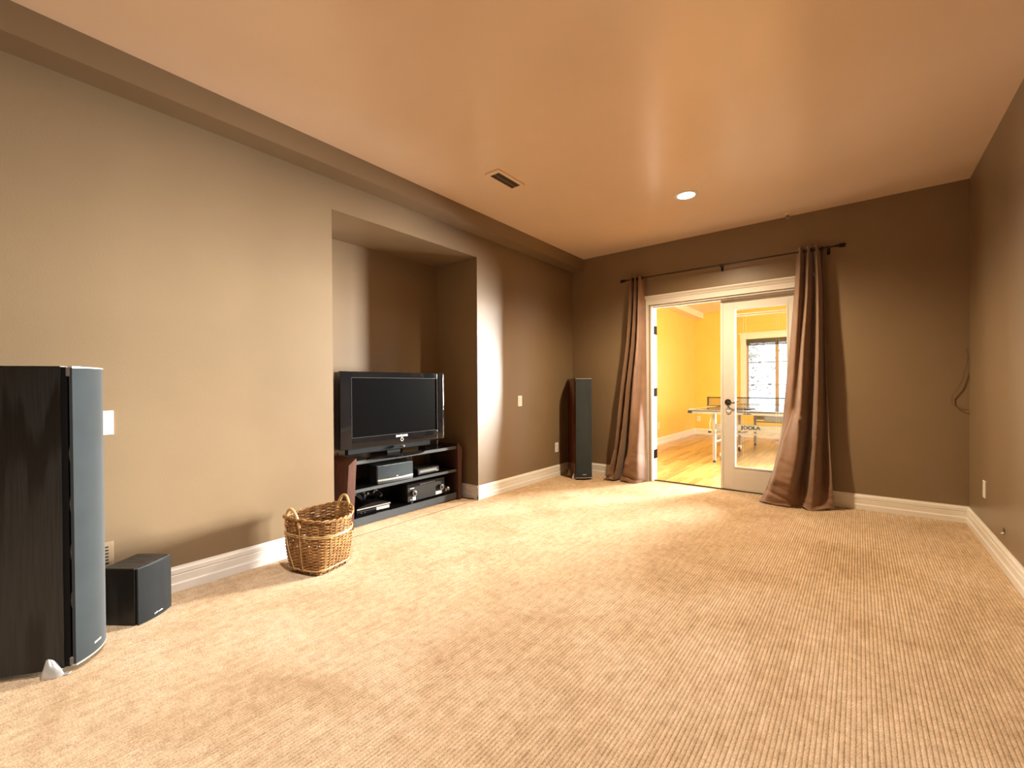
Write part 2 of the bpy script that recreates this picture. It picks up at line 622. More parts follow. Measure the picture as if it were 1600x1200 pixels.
def lever(parent, x, z, sgn=1):
    h = MB().lathe([(.001, 0), (.030, 0), (.032, .004), (.030, .010), (.012, .013), (.010, .030), (.011, .034), (.001, .036)], 20,
                   frame((x, 0, z), (1, 0, 0), (0, 0, 1))).done('door_handle', M['bronze'], parent, True, label='dark bronze lever door handle')
    pts = [(x, -.040, z)] + [(x + .010 + .1 * t, -.045 - .006 * math.sin(t * 3), z - .012 * math.sin(t * PI) + .012 * t) for t in [i / 7 for i in range(8)]]
    MB().tube(pts, [.009] + [.008 - .003 * i / 7 for i in range(8)], 8).done('lever', M['bronze'], h, True)
    MB().lathe([(.001, 0), (.022, 0), (.024, .004), (.020, .008), (.001, .009)], 18, frame((x - .002, 0, z - .075), (1, 0, 0), (0, 0, 1))).done('lock_rose', M['silver'], h, True, label='small silver lock rose below the lever')
    pts = [(x - .012, -.012, z - .060), (x - .014, -.018, z - .085), (x + .002, -.020, z - .098), (x + .02, -.018, z - .092), (x + .034, -.014, z - .078)]
    MB().tube(pts, [.006, .006, .006, .005, .004], 8).done('thumb_turn', M['silver'], h, True)
    return h


d1 = door_leaf('door_1')
d1.location = (-1.148, YB + .070, 0)
lever(d1, .057, .935)
# astragal along the meeting edge
MB().box(-.014, .010, -.008, .0, .012, 2.024, .002).done('astragal', M['door'], d1)
d2 = door_leaf('door_2')
d2.location = (DX0 - .022, YW + .006, 0)
OPEN = math.radians(122)
d2.rotation_euler = (0, 0, OPEN)
for ch in d2.children: ch.location.y -= .040
for z in (1.764, 1.037, 0.31):
    mb = MB()
    mb.box(DX0 + .0195, DX0 + .0260, YB + .048, YB + .142, z - .052, z + .052, .001)
    mb.tube([(DX0 + .018, YW + .010, z - .054), (DX0 + .018, YW + .010, z + .054)], .0065, 8)
    h = mb.done('hinge', M['hinge'])
    h.parent = d2
    h.matrix_parent_inverse = (Matrix.Translation(d2.location) @ Matrix.Rotation(OPEN, 4, 'Z')).inverted()

# ------------------------------------------------------------------ games room beyond the doors
W4 = (5.35, 6.85, 0.65, 2.10)
b = MB(); b.box(X2L - .1, X2L, YW, W4[0], 0, H + .1).box(X2L - .1, X2L, W4[1], Y2 + .1, 0, H + .1).box(X2L - .1, X2L, W4[0], W4[1], 0, W4[2]).box(X2L - .1, X2L, W4[0], W4[1], W4[3], H + .1); struct('wall_far_left', b, M['yellow'])
WX0, WX1, WZ0, WZ1 = -1.90, -0.76, 0.62, 2.09          # the window in view
W2 = (0.30, 2.30, 0.25, 2.40)
b = MB()
b.box(X2L - .1, WX0, Y2, Y2 + .14, 0, H + .1).box(WX1, W2[0], Y2, Y2 + .14, 0, H + .1).box(W2[1], X2R + .1, Y2, Y2 + .14, 0, H + .1)
for x0, x1 in ((WX0, WX1), W2[:2]):
    z0, z1 = (WZ0, WZ1) if x0 == WX0 else W2[2:]
    b.box(x0, x1, Y2, Y2 + .14, 0, z0).box(x0, x1, Y2, Y2 + .14, z1, H + .1)
struct('wall_far_back', b, M['yellow'])
b = MB()
PY0, PY1, PZ1 = 6.6, 9.6, 2.2                          # patio opening on the right
b.box(X2R, X2R + .12, YW, PY0, 0, H + .1).box(X2R, X2R + .12, PY1, Y2, 0, H + .1).box(X2R, X2R + .12, PY0, PY1, PZ1, H + .1)
struct('wall_far_right', b, M['yellow'])
b = MB()
b.box(X2L, DX0 - .09, YW, YW + .012, 0, H).box(DX1 + .09, X2R, YW, YW + .012, 0, H).box(DX0 - .09, DX1 + .09, YW, YW + .012, DZ + .09, H)
struct('wall_far_front', b, M['yellow'])
b = MB()
b.box(XR + .1, X2R + .1, YW - .05, YW + .001, 0, H)
struct('wall_far_front_return', b, M['yellow'])
b = MB()
for x0, x1 in ((DX0 - .09, DX0 + .004), (DX1 - .004, DX1 + .09)):
    b.box(x0, x1, YW, YW + .02, 0, DZ + .09, .002)
b.box(DX0, DX1, YW, YW + .02, DZ, DZ + .09, .002)
struct('trim_5', b, M['trim'])
b = MB(); b.box(X2L - .1, X2R + .1, YW, Y2 + .1, H + .0, H + .12); struct('ceiling_far', b, M['cream'])
b = MB(); b.box(X2L, X2L + .19, YW, Y2, H - .13, H); struct('soffit_far', b, M['cream'])
baseboard('baseboard_far_left', [((X2L, YW), (X2L, Y2), (1, 0))])
baseboard('baseboard_far_back', [((X2L, Y2), (X2R, Y2), (0, -1))])
baseboard('baseboard_far_front', [((X2L, YW + .012), (DX0 - .09, YW + .012), (0, 1)), ((DX1 + .09, YW + .012), (X2R, YW + .012), (0, 1))])

# oak strip floor: each board its own piece
fl = empty('floor_far', (0, 0, 0)); fl['kind'] = 'structure'
b = MB(); b.box(X2L - .1, X2R + .1, YB + .06, Y2 + .1, -.12, -.014); b.done('subfloor', M['dark'], fl)
PW = 0.083
lengths = (0.75, 1.05, 1.35)
pm = {}
for L in lengths:
    for mi, mk in enumerate(('oak', 'oak2', 'oak3')):
        o = MB().box(-PW / 2 + .0007, PW / 2 - .0007, .0008, L - .0008, -.014, 0, .0012).done('plank_proto', M[mk])
        pm[(L, mi)] = o.data
        bpy.data.objects.remove(o)
cand = []
x = X2L + PW / 2
while x < X2R:
    y = YB + .082 - random.random() * .6
    while y < Y2:
        L = random.choice(lengths)
        y0 = max(y, YB + .082)
        L2 = min(y + L, Y2) - y0
        if L2 > .05: cand.append((x, y0, L, L2, random.choice((0, 0, 1, 1, 2))))
        y += L
    x += PW


def plank_score(c):
    x, y = c[0], c[1] + c[3] / 2
    t = (YB + .06 - 0) / y
    xd = x * t                       # where the sight line crosses the doorway
    out = max(0, DX0 - xd, xd - (-0.45))
    return out * 8 + y


cand.sort(key=plank_score)
rest = MB()
for i, (x, y, L, L2, mi) in enumerate(cand):
    if i < 290:
        o = bpy.data.objects.new('plank', pm[(L, mi)])
        COL.objects.link(o)
        o.parent = fl
        o.location = (x, y, 0)
        o.scale = (1, L2 / L, 1)
    else:
        rest.box(x - PW / 2 + .0007, x + PW / 2 - .0007, y + .0008, y + L2 - .0008, -.014, 0)
rest.done('planks_beyond', M['oak'], fl, kind='stuff')


def window(name, x0, x1, z0, z1, y, out=1, mull=True, bars=True, casing=True, blind=True, fr_mat='winframe'):
    r = empty(name, (0, 0, 0)); r['kind'] = 'structure'
    s = out
    def by(a, c): return (min(y + s * a, y + s * c), max(y + s * a, y + s * c))
    mb = MB()
    fw = .045
    ya, yb = by(.03, .09)
    mb.box(x0, x0 + fw, ya, yb, z0, z1).box(x1 - fw, x1, ya, yb, z0, z1).box(x0 + fw, x1 - fw, ya, yb, z0, z0 + fw).box(x0 + fw, x1 - fw, ya, yb, z1 - fw, z1)
    mb.done('sash_frame', M[fr_mat], r)
    xm = (x0 + x1) / 2
    if mull:
        MB().box(xm - .028, xm + .028, by(.02, .09)[0], by(.02, .09)[1], z0 + fw, z1 - fw).done('mullion', M[fr_mat], r)
    xs = [(x0 + fw, xm - .028), (xm + .028, x1 - fw)] if mull else [(x0 + fw, x1 - fw)]
    for a, c in xs:
        MB().box(a, c, by(.055, .061)[0], by(.055, .061)[1], z0 + fw, z1 - fw).done('pane', M['glass'], r)
        if bars:
            for i in (1, 2):
                zz = z0 + .025 + (z1 - z0 - .05) * i / 3
                MB().box(a, c, by(.048, .068)[0], by(.048, .068)[1], zz - .008, zz + .008).done('glazing_bar', M['bronze'], r)
    if casing:
        ya, yb = by(-.018, 0.0)
        mb = MB().box(x0 - .10, x0, ya, yb, z0 - .02, z1, .003).box(x1, x1 + .10, ya, yb, z0 - .02, z1, .003)
        mb.done('casing', M['trim'], r)
        ya, yb = by(-.028, 0.0)
        ya2, yb2 = by(-.045, 0.0)
        MB().box(x0 - .11, x1 + .11, ya, yb, z1, z1 + .10, .003).box(x0 - .13, x1 + .13, ya2, yb2, z1 + .10, z1 + .135, .004).done('window_header', M['trim'], r)
        MB().box(x0 - .12, x1 + .12, by(-.06, .05)[0], by(-.06, .05)[1], z0 - .045, z0 - .02, .004).box(x0 - .10, x1 + .10, ya, yb, z0 - .12, z0 - .045, .003).done('window_sill', M['trim'], r)
        mb = MB()
        ya, yb = by(0.0, .14)
        mb.box(x0 - .001, x0 + .012, ya, yb, z0, z1).box(x1 - .012, x1 + .001, ya, yb, z0, z1).box(x0, x1, ya, yb, z1 - .012, z1 + .001).box(x0, x1, ya, yb, z0 - .02, z0 + .004)
        mb.done('window_jamb', M['trim'], r)
    if blind:
        ya, yb = by(-.016, .020)
        bl = MB().box(x0 + .013, x1 - .013, ya, yb, z1 - .085, z1 - .006, .003).done('blind_valance', M['valance'], r, label='dark brown blind headrail')
        for i in range(5):
            MB().box(x0 + .02, x1 - .02, ya, yb - .004, z1 - .122 + i * .008, z1 - .118 + i * .008).done('blind_slat', M['valance'], bl)
        MB().box(x0 + .02, x1 - .02, ya, yb, z1 - .140, z1 - .126, .002).done('bottom_rail', M['valance'], bl)
    return r


window('window_1', WX0, WX1, WZ0, WZ1, Y2)
window('window_2', W2[0], W2[1], W2[2], W2[3], Y2, blind=False)
# patio glazing on the right of the games room
r = empty('window_3', (0, 0, 0)); r['kind'] = 'structure'
mb = MB()
for y in (PY0, (PY0 + PY1) / 2 - .03, PY1 - .06):
    mb.box(X2R + .02, X2R + .08, y, y + .06, 0, PZ1)
mb.box(X2R + .02, X2R + .08, PY0, PY1, 0, .08).box(X2R + .02, X2R + .08, PY0, PY1, PZ1 - .06, PZ1)
mb.done('sash_frame', M['trim'], r)
for y0, y1 in ((PY0 + .06, (PY0 + PY1) / 2 - .03), ((PY0 + PY1) / 2 + .03, PY1 - .06)):
    MB().box(X2R + .047, X2R + .053, y0, y1, .08, PZ1 - .06).done('pane', M['glass'], r)

# invented side window, added unseen to let light onto the right wall
r = empty('added_light_window', (0, 0, 0)); r['kind'] = 'structure'
mb = MB()
for y in (W4[0], (W4[0] + W4[1]) / 2 - .025, W4[1] - .05): mb.box(X2L - .08, X2L - .03, y, y + .05, W4[2], W4[3])
for z in (W4[2], W4[3] - .05): mb.box(X2L - .08, X2L - .03, W4[0], W4[1], z, z + .05)
mb.done('sash_frame', M['winframe'], r)
MB().box(X2L - .058, X2L - .052, W4[0] + .05, W4[1] - .05, W4[2] + .05, W4[3] - .05).done('pane', M['glass'], r)
mb = MB().box(X2L, X2L + .018, W4[0] - .09, W4[0], W4[2] - .09, W4[3] + .09).box(X2L, X2L + .018, W4[1], W4[1] + .09, W4[2] - .09, W4[3] + .09)
mb.box(X2L, X2L + .018, W4[0], W4[1], W4[3], W4[3] + .09).box(X2L, X2L + .03, W4[0], W4[1], W4[2] - .09, W4[2])
mb.done('casing', M['trim'], r)

# outside: pale ground and frosted trees
b = MB(); b.box(-14, 10, Y2 + .14, 30, -.5, -.35); struct('ground_outside', b, M['snow'])


def tree(loc, h, rad, n, seed, label):
    rnd = random.Random(seed)
    r = empty('frosted_tree', loc)
    T(r, label, 'tree')
    mb = MB()
    mb.tube([(0, 0, 0), (.03, 0, h * .4), (0, .02, h * .9)], [.11, .08, .02], 8)
    mb.done('trunk', M['bark'], r, True)
    tw = MB()
    lf = MB()
    for i in range(n):
        z0 = h * (.08 + .8 * rnd.random())
        a = rnd.random() * 2 * PI
        L = rad * (.5 + .6 * rnd.random()) * (1 - .4 * z0 / h)
        d = Vector((math.cos(a), math.sin(a), .25 + .3 * rnd.random()))
        p0 = Vector((0, 0, z0)); p1 = p0 + d * L * .5 + Vector((0, 0, .1)); p2 = p0 + d * L
        tw.tube([p0, p1, p2], [.022, .013, .004], 4)
        for q in range(30):
            c = p0 + d * L * (.25 + .8 * rnd.random()) + Vector((rnd.gauss(0, .12), rnd.gauss(0, .12), rnd.gauss(0, .12)))
            s = .035 + .055 * rnd.random()
            n1 = Vector((rnd.gauss(0, 1), rnd.gauss(0, 1), rnd.gauss(0, 1))).normalized()
            u = n1.orthogonal().normalized() * s
            w = n1.cross(u)
            vs = [lf.bm.verts.new(c + u), lf.bm.verts.new(c + w * .7), lf.bm.verts.new(c - u), lf.bm.verts.new(c - w * .7)]
            lf.bm.faces.new(vs)
    tw.done('twigs', M['bark'], r, kind='stuff')
    lf.done('frosted_foliage', M['frost'], r, kind='stuff')


tree((-4.5, 18.5, -.35), 6.5, 2.2, 230, 3, 'pale frosted tree seen through the left sash of the far window')
tree((-0.3, 18.8, -.35), 6.8, 2.2, 230, 4, 'pale frosted tree seen through the right sash of the far window')

# ------------------------------------------------------------------ ceiling fittings


def downlight(x, y, power, cone, col, label):
    r = empty('recessed_ceiling_light', (x, y, H))
    T(r, label, 'ceiling light', None)
    MB().lathe([(.070, -.001), (.096, -.001), (.096, -.004), (.088, -.007), (.072, -.006)], 32, cap=False).done('trim_ring', M['white'], r, True)
    MB().lathe([(.001, -.0035), (.0705, -.0035), (.0705, -.001), (.001, -.001)], 32, cap=False).done('lens', M['lens'], r)
    l = bpy.data.lights.new('downlight_lamp', 'SPOT')
    l.energy = power
    l.color = col
    l.spot_size = math.radians(cone)
    l.spot_blend = 0.8
    l.shadow_soft_size = .045
    o = bpy.data.objects.new('downlight_lamp', l)
    COL.objects.link(o)
    o.location = (0, 0, -.06)
    o.parent = r


for (x, y, p, cn, cl), lab in zip(DOWNLIGHTS, ('round white recessed light glowing in the tan ceiling', 'added unseen recessed light above the camera that brightens the carpet', 'added unseen recessed light towards the rear wall that brightens the carpet')):
    downlight(x, y, p, cn, cl, lab)

v = empty('ceiling_air_vent', (-2.172, 2.655, H))
T(v, 'small tan louvred air vent set in the ceiling near the soffit', 'vent')
MB().box(-.052, .052, -.148, .148, -.010, -.003).done('backing', M['dark'], v)
mb = MB()
mb.box(-.068, -.042, -.165, .165, -.014, 0, .003).box(.042, .068, -.165, .165, -.014, 0, .003).box(-.042, .042, -.165, -.130, -.014, 0, .003).box(-.042, .042, .130, .165, -.014, 0, .003)
mb.done('frame', M['ceil'], v)
n = 15
for i in range(n):
    y = -.125 + .25 * i / (n - 1)
    MB().box(-.042, .042, -.0016, .0016, -.008, .004, 0, 1, Matrix.Translation((0, y, -.0095)) @ Matrix.Rotation(math.radians(35), 4, 'X')).done('slat', M['ventslat'], v)
MB().box(-.0025, .0025, -.13, .13, -.016, -.010).done('centre_bar', M['tanplate'], v)

v = empty('fire_sprinkler', (-.535, YB - .085, H))
T(v, 'small brass fire sprinkler head on the ceiling above the curtain rod', 'sprinkler')
MB().lathe([(.001, 0), (.033, 0), (.034, -.004), (.026, -.008), (.010, -.009), (.009, -.014)], 20, cap=False).done('escutcheon', M['ceil'], v, True)
mb = MB()
for s in (-1, 1):
    mb.tube([(s * .007, 0, -.010), (s * .013, 0, -.022), (s * .004, 0, -.040)], .0022, 6)
mb.done('frame_arm', M['bronze'], v, True)
MB().tube([(0, 0, -.012), (0, 0, -.040)], .003, 8).done('bulb', M['bronze'], v)
MB().lathe([(.001, -.040), (.014, -.040), (.014, -.042), (.001, -.042)], 16, cap=False).done('deflector', M['silver'], v)

# ------------------------------------------------------------------ wall plates


def plate(name, loc, normal, label, cat, kind='outlet', w=.072, h=.118, mat='white'):
    nx, ny = normal
    rz = math.atan2(ny, nx) + PI / 2          # local -y faces the room
    r = empty(name, loc, rz)
    T(r, label, cat)
    MB().box(-w / 2, w / 2, -.006, 0, -h / 2, h / 2, .0025, 2).done('cover_plate', M[mat], r)
    if kind == 'outlet':
        for z in (-.021, .021):
            s = MB().lathe([(.001, 0), (.0165, 0), (.0165, .003), (.001, .003)], 16, frame((0, -.0055, z), (1, 0, 0), (0, 0, 1))).done('socket', M[mat], r)
            mb = MB()
            mb.box(-.0075, -.0050, -.0095, -.0085, z - .002, z + .007).box(.0050, .0075, -.0095, -.0085, z - .002, z + .006).box(-.002, .002, -.0095, -.0085, z - .011, z - .007)
            mb.done('slot', M['dark'], r)
    elif kind == 'switch':
        cols = [-.0235, .0235] if w > .1 else [0]
        for cx in cols:
            MB().box(cx - .0165, cx + .0165, -.009, -.005, -.033, .033, .002).done('rocker', M[mat], r)
    elif kind == 'grille':
        for i in range(6):
            z = -h / 2 + .025 + i * (h - .05) / 5
            MB().box(-w / 2 + .02, w / 2 - .02, -.0085, -.005, z - .003, z + .003).done('louvre', M['dark'], r)
    elif kind == 'blank':
        for z in (-.042, .042):
            MB().lathe([(.001, 0), (.003, 0), (.003, .001), (.001, .001)], 10, frame((0, -.006, z), (1, 0, 0), (0, 0, 1))).done('screw', M['silver'], r)
    return r


plate('light_switch', (XL, .408, .946), (1, 0), 'white double rocker light switch on the left wall behind the near speaker', 'switch', 'switch', .116, .120)
plate('light_switch', (XL, 3.828, .953), (1, 0), 'white single light switch on the left wall right of the alcove', 'switch', 'switch')
plate('wall_outlet', (XL, 4.572, .355), (1, 0), 'white power outlet low on the left wall beside the cherry speaker', 'outlet')
plate('wall_outlet', (XR, 4.415, .379), (-1, 0), 'white outlet plate low on the right wall near the corner', 'outlet', 'blank')
plate('wall_outlet', (AX, 2.767, .428), (1, 0), 'white outlet on the alcove wall behind the media stand', 'outlet')
plate('wall_outlet', (-2.859, Y2, .357), (0, -1), 'white outlet on the far yellow wall above the baseboard', 'outlet')
plate('wall_outlet', (X2L, 8.09, .364), (1, 0), 'cream outlet on the pale side wall of the yellow room', 'outlet')
plate('wall_register', (XL, .405, .285), (1, 0), 'tan painted slotted wall plate low behind the near speakers', 'vent', 'grille', .11, .13, 'tanplate')

r = empty('cable_pass_through', (XR, 3.898, .225))
T(r, 'small round cable hole with a white plug low in the right wall', 'cable outlet')
mx = frame((0, 0, 0), (0, 1, 0), (0, 0, 1))
mx = frame((0, 0, 0), (0, -1, 0), (0, 0, 1))
MB().lathe([(.016, 0), (.021, 0), (.021, .003), (.016, .002)], 18, mx, cap=False).done('grommet', M['greymetal'], r, True)
MB().lathe([(.001, .0002), (.0165, .0002), (.0165, .0008), (.001, .0008)], 18, mx, cap=False).done('hole', M['dark'], r)
MB().tube([(0, 0, -.012), (-.012, .002, -.020)], .005, 8).done('plug', M['white'], r, True)

# loose speaker wire in the right back corner
pts = [(.666, 1.395), (.672, 1.368), (.676, 1.335), (.672, 1.29), (.662, 1.24), (.654, 1.205), (.650, 1.185), (.652, 1.168), (.642, 1.14), (.625, 1.09), (.600, 1.045), (.588, 1.01), (.585, .985), (.590, .958), (.604, .938), (.622, .922), (.645, .912), (.664, .906), (.680, .905)]
rr = random.Random(2)
o = MB().tube([(x - .004, YB - .012 - .012 * rr.random(), z) for x, z in pts], .0032, 6).done('speaker_wire', M['cable'], None, True)
T(o, 'thin loose copper wire hanging in the back right corner', 'wire')

# ------------------------------------------------------------------ floor speakers


def curved_front(w, bulge, n=12):
    """plan of a convex grille, from one front corner to the other; local x across, -y to the front"""
    return [(-w / 2 + w * i / n, -bulge * (1 - (2 * i / n - 1) ** 2)) for i in range(n + 1)]


def floor_speaker(loc, rz, veneer, label):
    r = empty('floor_speaker', loc, rz)
    T(r, label, 'speaker')
    w, d, h = .200, .430, 1.205
    # cabinet plan: sides bow gently and close in towards the back
    side = [(w / 2, 0.036), (w / 2 + .004, .12), (w / 2, .24), (w / 2 - .016, .36), (w / 2 - .030, .036 + d)]
    plan = side + [(-x, y) for x, y in reversed(side)]
    cab = MB().prism(plan, lambda p, q, t: Vector((p, q, t)), .022, h - .004).done('cabinet', M[veneer], r)
    MB().prism([(x * 1.0, y) for x, y in plan], lambda p, q, t: Vector((p, q, t)), h - .004, h).done('top_panel', M['piano'], r)
    MB().box(-w / 2 + .004, w / 2 - .004, .018, .037, .024, h - .003).done('baffle', M['black_matte'], r)
    cf = curved_front(w - .006, .020)
    pl = cf + [(w / 2 - .003, .010), (-w / 2 + .003, .010)]
    MB().prism(pl, lambda p, q, t: Vector((p, q, t)), .030, h - .006).done('grille', M['grille'], r, True, angle=25)
    ca = [(x * 1.01, y - .002) for x, y in cf] + [(w / 2 - .001, .012), (-w / 2 + .001, .012)]
    MB().prism(ca, lambda p, q, t: Vector((p, q, t)), h - .006, h - .0005).done('top_trim', M['silver'], r)
    MB().prism(ca, lambda p, q, t: Vector((p, q, t)), .0235, .030).done('bottom_trim', M['silver'], r)
    for s in (-1, 1):
        for z0, z1 in ((.026, .058), (h - .040, h - .004)):
            MB().box(s * (w / 2 - .008) - .006, s * (w / 2 - .008) + .006, .006, .022, z0, z1, .003).done('grille_bracket', M['greymetal'], r)
    # driver rims seen in the gap behind the grille
    for z in (.86, .66, .47, .28):
        MB().lathe([(.078, .0), (.090, .0), (.0915, .006), (.084, .011), (.072, .004)], 28, frame((0, .018, z), (1, 0, 0), (0, 0, 1)), cap=False).done('driver_rim', M['silver'], r, True)
    MB().lathe([(.002, .004), (.030, .002), (.060, -.002), (.072, .003)], 24, frame((0, .017, .86), (1, 0, 0), (0, 0, 1)), cap=False).done('driver_cone', M['black'], r, True)
    bd = MB().box(-.022, .022, -.0215, -.0185, .062, .071, .0015, 2).done('badge', M['silver'], r, label='small silver badge plate')
    # chrome fin feet
    for sx in (-1, 1):
        for fy in (.075, .36):
            wx = w / 2 - .006 if fy < .2 else w / 2 - .026
            mb = MB()
            rings = [(.0, .030, .036), (.008, .031, .036), (.024, .029, .030), (.042, .023, .022), (.058, .014, .013), (.068, .007, .007), (.073, .002, .002)]
            prev = None
            n = 12
            for z, rx, ry in rings:
                ring = [mb.bm.verts.new((sx * (wx + .006 + rx * (.5 + .5 * math.cos(2 * PI * k / n)) - z * .10), fy - .01 + ry * math.sin(2 * PI * k / n) + z * z * 4.5, z)) for k in range(n)]
                if prev:
                    for k in range(n): mb.bm.faces.new((prev[k], prev[(k + 1) % n], ring[(k + 1) % n], ring[k]))
                else:
                    mb.bm.faces.new(ring)
                prev = ring
            mb.bm.faces.new(prev)
            mb.box(sx * wx - .02, sx * wx + .02, fy - .02, fy + .02, .006, .024)
            mb.box(min(sx * (wx + .004), sx * (wx + .022)), max(sx * (wx + .004), sx * (wx + .022)), fy - .062, fy - .03, 0, .006, .002)
            mb.done('foot', M['silver'], r, True, label='chrome fin shaped foot')
    return r


def place_front(C0, heading, w=.200):
    """C0 = grille corner seen on the left of the photo; heading = direction the front faces"""
    a = math.radians(heading)
    n = Vector((math.cos(a), math.sin(a)))
    lat = Vector((-n.y, n.x))                      # towards the other front corner
    c = Vector(C0) + lat * (w / 2)
    return (c.x, c.y, 0), a + PI / 2


loc, rz = place_front((-2.420, .262), 55.0)
floor_speaker(loc, rz, 'ash', 'tall black ash floor speaker standing at the near left edge of the room')
loc, rz = place_front((-2.628, 4.497), -44)
floor_speaker(loc, rz, 'cherry', 'tall floor speaker with reddish cherry sides in the far left corner')

# small black box speaker on the carpet
r = empty('bookshelf_speaker', (-2.7, .5, 0))
F, Lc, Rc = Vector((-2.641, .506)), Vector((-2.790, .404)), Vector((-2.749, .657))
mid = (F + Rc) / 2
nrm = Vector(((Rc - F).y, -(Rc - F).x)).normalized()
if nrm.x < 0: nrm = -nrm
rz = math.atan2(nrm.y, nrm.x) + PI / 2
r.location = (mid.x - nrm.x * .014, mid.y - nrm.y * .014, 0)
r.rotation_euler = (0, 0, rz)
T(r, 'low black box speaker on the carpet between the near tower and the baseboard', 'speaker')
w = .188
MB().box(-w / 2, w / 2, .016, .178, 0, .268, .003).done('cabinet', M['ash'], r)
MB().box(-w / 2 + .005, w / 2 - .005, .006, .018, .004, .264).done('baffle', M['black_matte'], r)
cf = curved_front(w - .002, .016)
MB().prism(cf + [(w / 2 - .001, .008), (-w / 2 + .001, .008)], lambda p, q, t: Vector((p, q, t)), .003, .266).done('grille', M['grille_dark'], r, True, angle=25)
text('badge', 'polk audio', .011, M['ink_white'], r, frame((.0, -.0165, .024), (1, 0, 0), (0, 0, 1)))

# ------------------------------------------------------------------ media stand in the alcove
st = empty('media_stand', (-3.30, 2.46, 0))
T(st, 'low black media stand with brown slanted side panels standing in the alcove', 'media stand')
ox, oy = -3.30, 2.46
def L(x, y, z): return (x - ox, y - oy, z)
SXF, SXB = -3.115, -3.49
for nm, poly in (('left', [(1.812, 0), (1.882, 0), (1.914, .553), (1.905, .553), (1.846, .508)]), ('right', [(3.024, 0), (3.062, 0), (3.074, .502), (3.026, .556), (3.016, .556)])):
    pl = poly
    mb = MB()
    mb.prism(pl, lambda p, q, t: Vector(L(t, p, q)), SXF + .02, SXB)
    mb.done('side_panel', M['mahogany'], st, label='reddish brown slanted side panel')
yl = lambda z: 1.882 + (1.914 - 1.882) * z / .553
for z0, z1, edge in ((.500, .530, True), (.276, .302, True), (.012, .072, True)):
    y0, y1 = yl((z0 + z1) / 2) - .004, 3.022
    MB().box(SXB - ox, SXF - ox - .012, y0 - oy, y1 - oy, z0, z1, .001).done('shelf', M['shelfglass'], st)
    MB().box(SXF - ox - .012, SXF - ox, y0 - oy, y1 - oy, z0, z1, .003).done('shelf_edge', M['shelfgrey'], st)
MB().box(-3.44 - ox, -3.425 - ox, 2.30 - oy, 2.62 - oy, .07, .50).done('rear_post', M['black'], st)

# ------------------------------------------------------------------ television
TVY, TVX = 2.325, -3.135
tv = empty('television', (TVX, TVY, .530), math.radians(90 - 1.5))        # local -y faces the room, +x to the photo's right
T(tv, 'flat television with glossy black bezel standing on the media stand', 'television')
TW, TZ0, TZ1 = 1.045, .096, .712
MB().box(-TW / 2, TW / 2, .012, .085, TZ0 + .004, TZ1 - .004, .012, 2).done('back_shell', M['black'], tv)
mb = MB()
bw, bt, bb = .098, .050, .088
sx0, sx1, sz0, sz1 = -TW / 2 + bw, TW / 2 - bw * .82, TZ0 + bb, TZ1 - bt
mb.box(-TW / 2, sx0, -.012, .014, TZ0, TZ1, .005, 2).box(sx1, TW / 2, -.012, .014, TZ0, TZ1, .005, 2)
mb.box(sx0 - .004, sx1 + .004, -.012, .014, TZ0, sz0, .005, 2).box(sx0 - .004, sx1 + .004, -.012, .014, sz1, TZ1, .005, 2)
mb.done('bezel', M['piano'], tv, True)
scr = NT('tv_screen').set((0.002, 0.002, 0.0022), 0.20, 0, 0.10)
MB().box(sx0 - .002, sx1 + .002, -.004, .012, sz0 - .002, sz1 + .002).done('screen', scr.m, tv)
mb = MB()
e = .002
mb.box(sx0 - e, sx0, -.0135, -.003, sz0, sz1).box(sx1, sx1 + e, -.0135, -.003, sz0, sz1).box(sx0, sx1, -.0135, -.003, sz0 - e, sz0).box(sx0, sx1, -.0135, -.003, sz1, sz1 + e)
mb.done('screen_edge', M['shelfgrey'], tv)
lx = .045
text('logo', 'SAMSUNG', .024, M['ink_white'], tv, frame((lx, -.0125, TZ0 + .066), (1, 0, 0), (0, 0, 1)), .0008, .0010, 1.1)
MB().tube([(lx + .013 * math.cos(a), -.0125, TZ0 + .034 + .013 * math.sin(a)) for a in [2 * PI * i / 20 for i in range(20)]], .0028, 6, True).done('power_ring', M['ink_white'], tv, True, label='pale power button ring')
MB().box(-.44, .40, .035, .080, .040, TZ0 + .02, .008).done('added_dark_filler', M['black_matte'], tv)  # black block added to darken the lit gap under the set
MB().box(-.07, .07, .045, .075, .010, TZ0 + .05, .006).done('neck', M['black_matte'], tv)
mb = MB()
mb.lathe([(.001, 0), (.16, 0), (.165, .006), (.14, .012), (.001, .014)], 36, Matrix.Translation((0, .0, 0)) @ Matrix.Diagonal((1.75, .78, 1, 1)))
mb.done('base', M['piano'], tv, True)
MB().lathe([(.001, 0), (.010, 0), (.012, .02), (.008, .05), (.001, .055)], 14, frame((lx - .003, .005, TZ0 - .022), (1, 0, 0), (0, 0, 1))).done('status_light_mount', M['silver'], tv, True)

# ------------------------------------------------------------------ things on the stand


def boxthing(name, x_front, y0, y1, z0, z1, depth, label, cat, mat, rz=0):
    r = empty(name, (x_front, (y0 + y1) / 2, z0), math.radians(90 + rz))
    T(r, label, cat)
    return r, (y1 - y0), z1 - z0


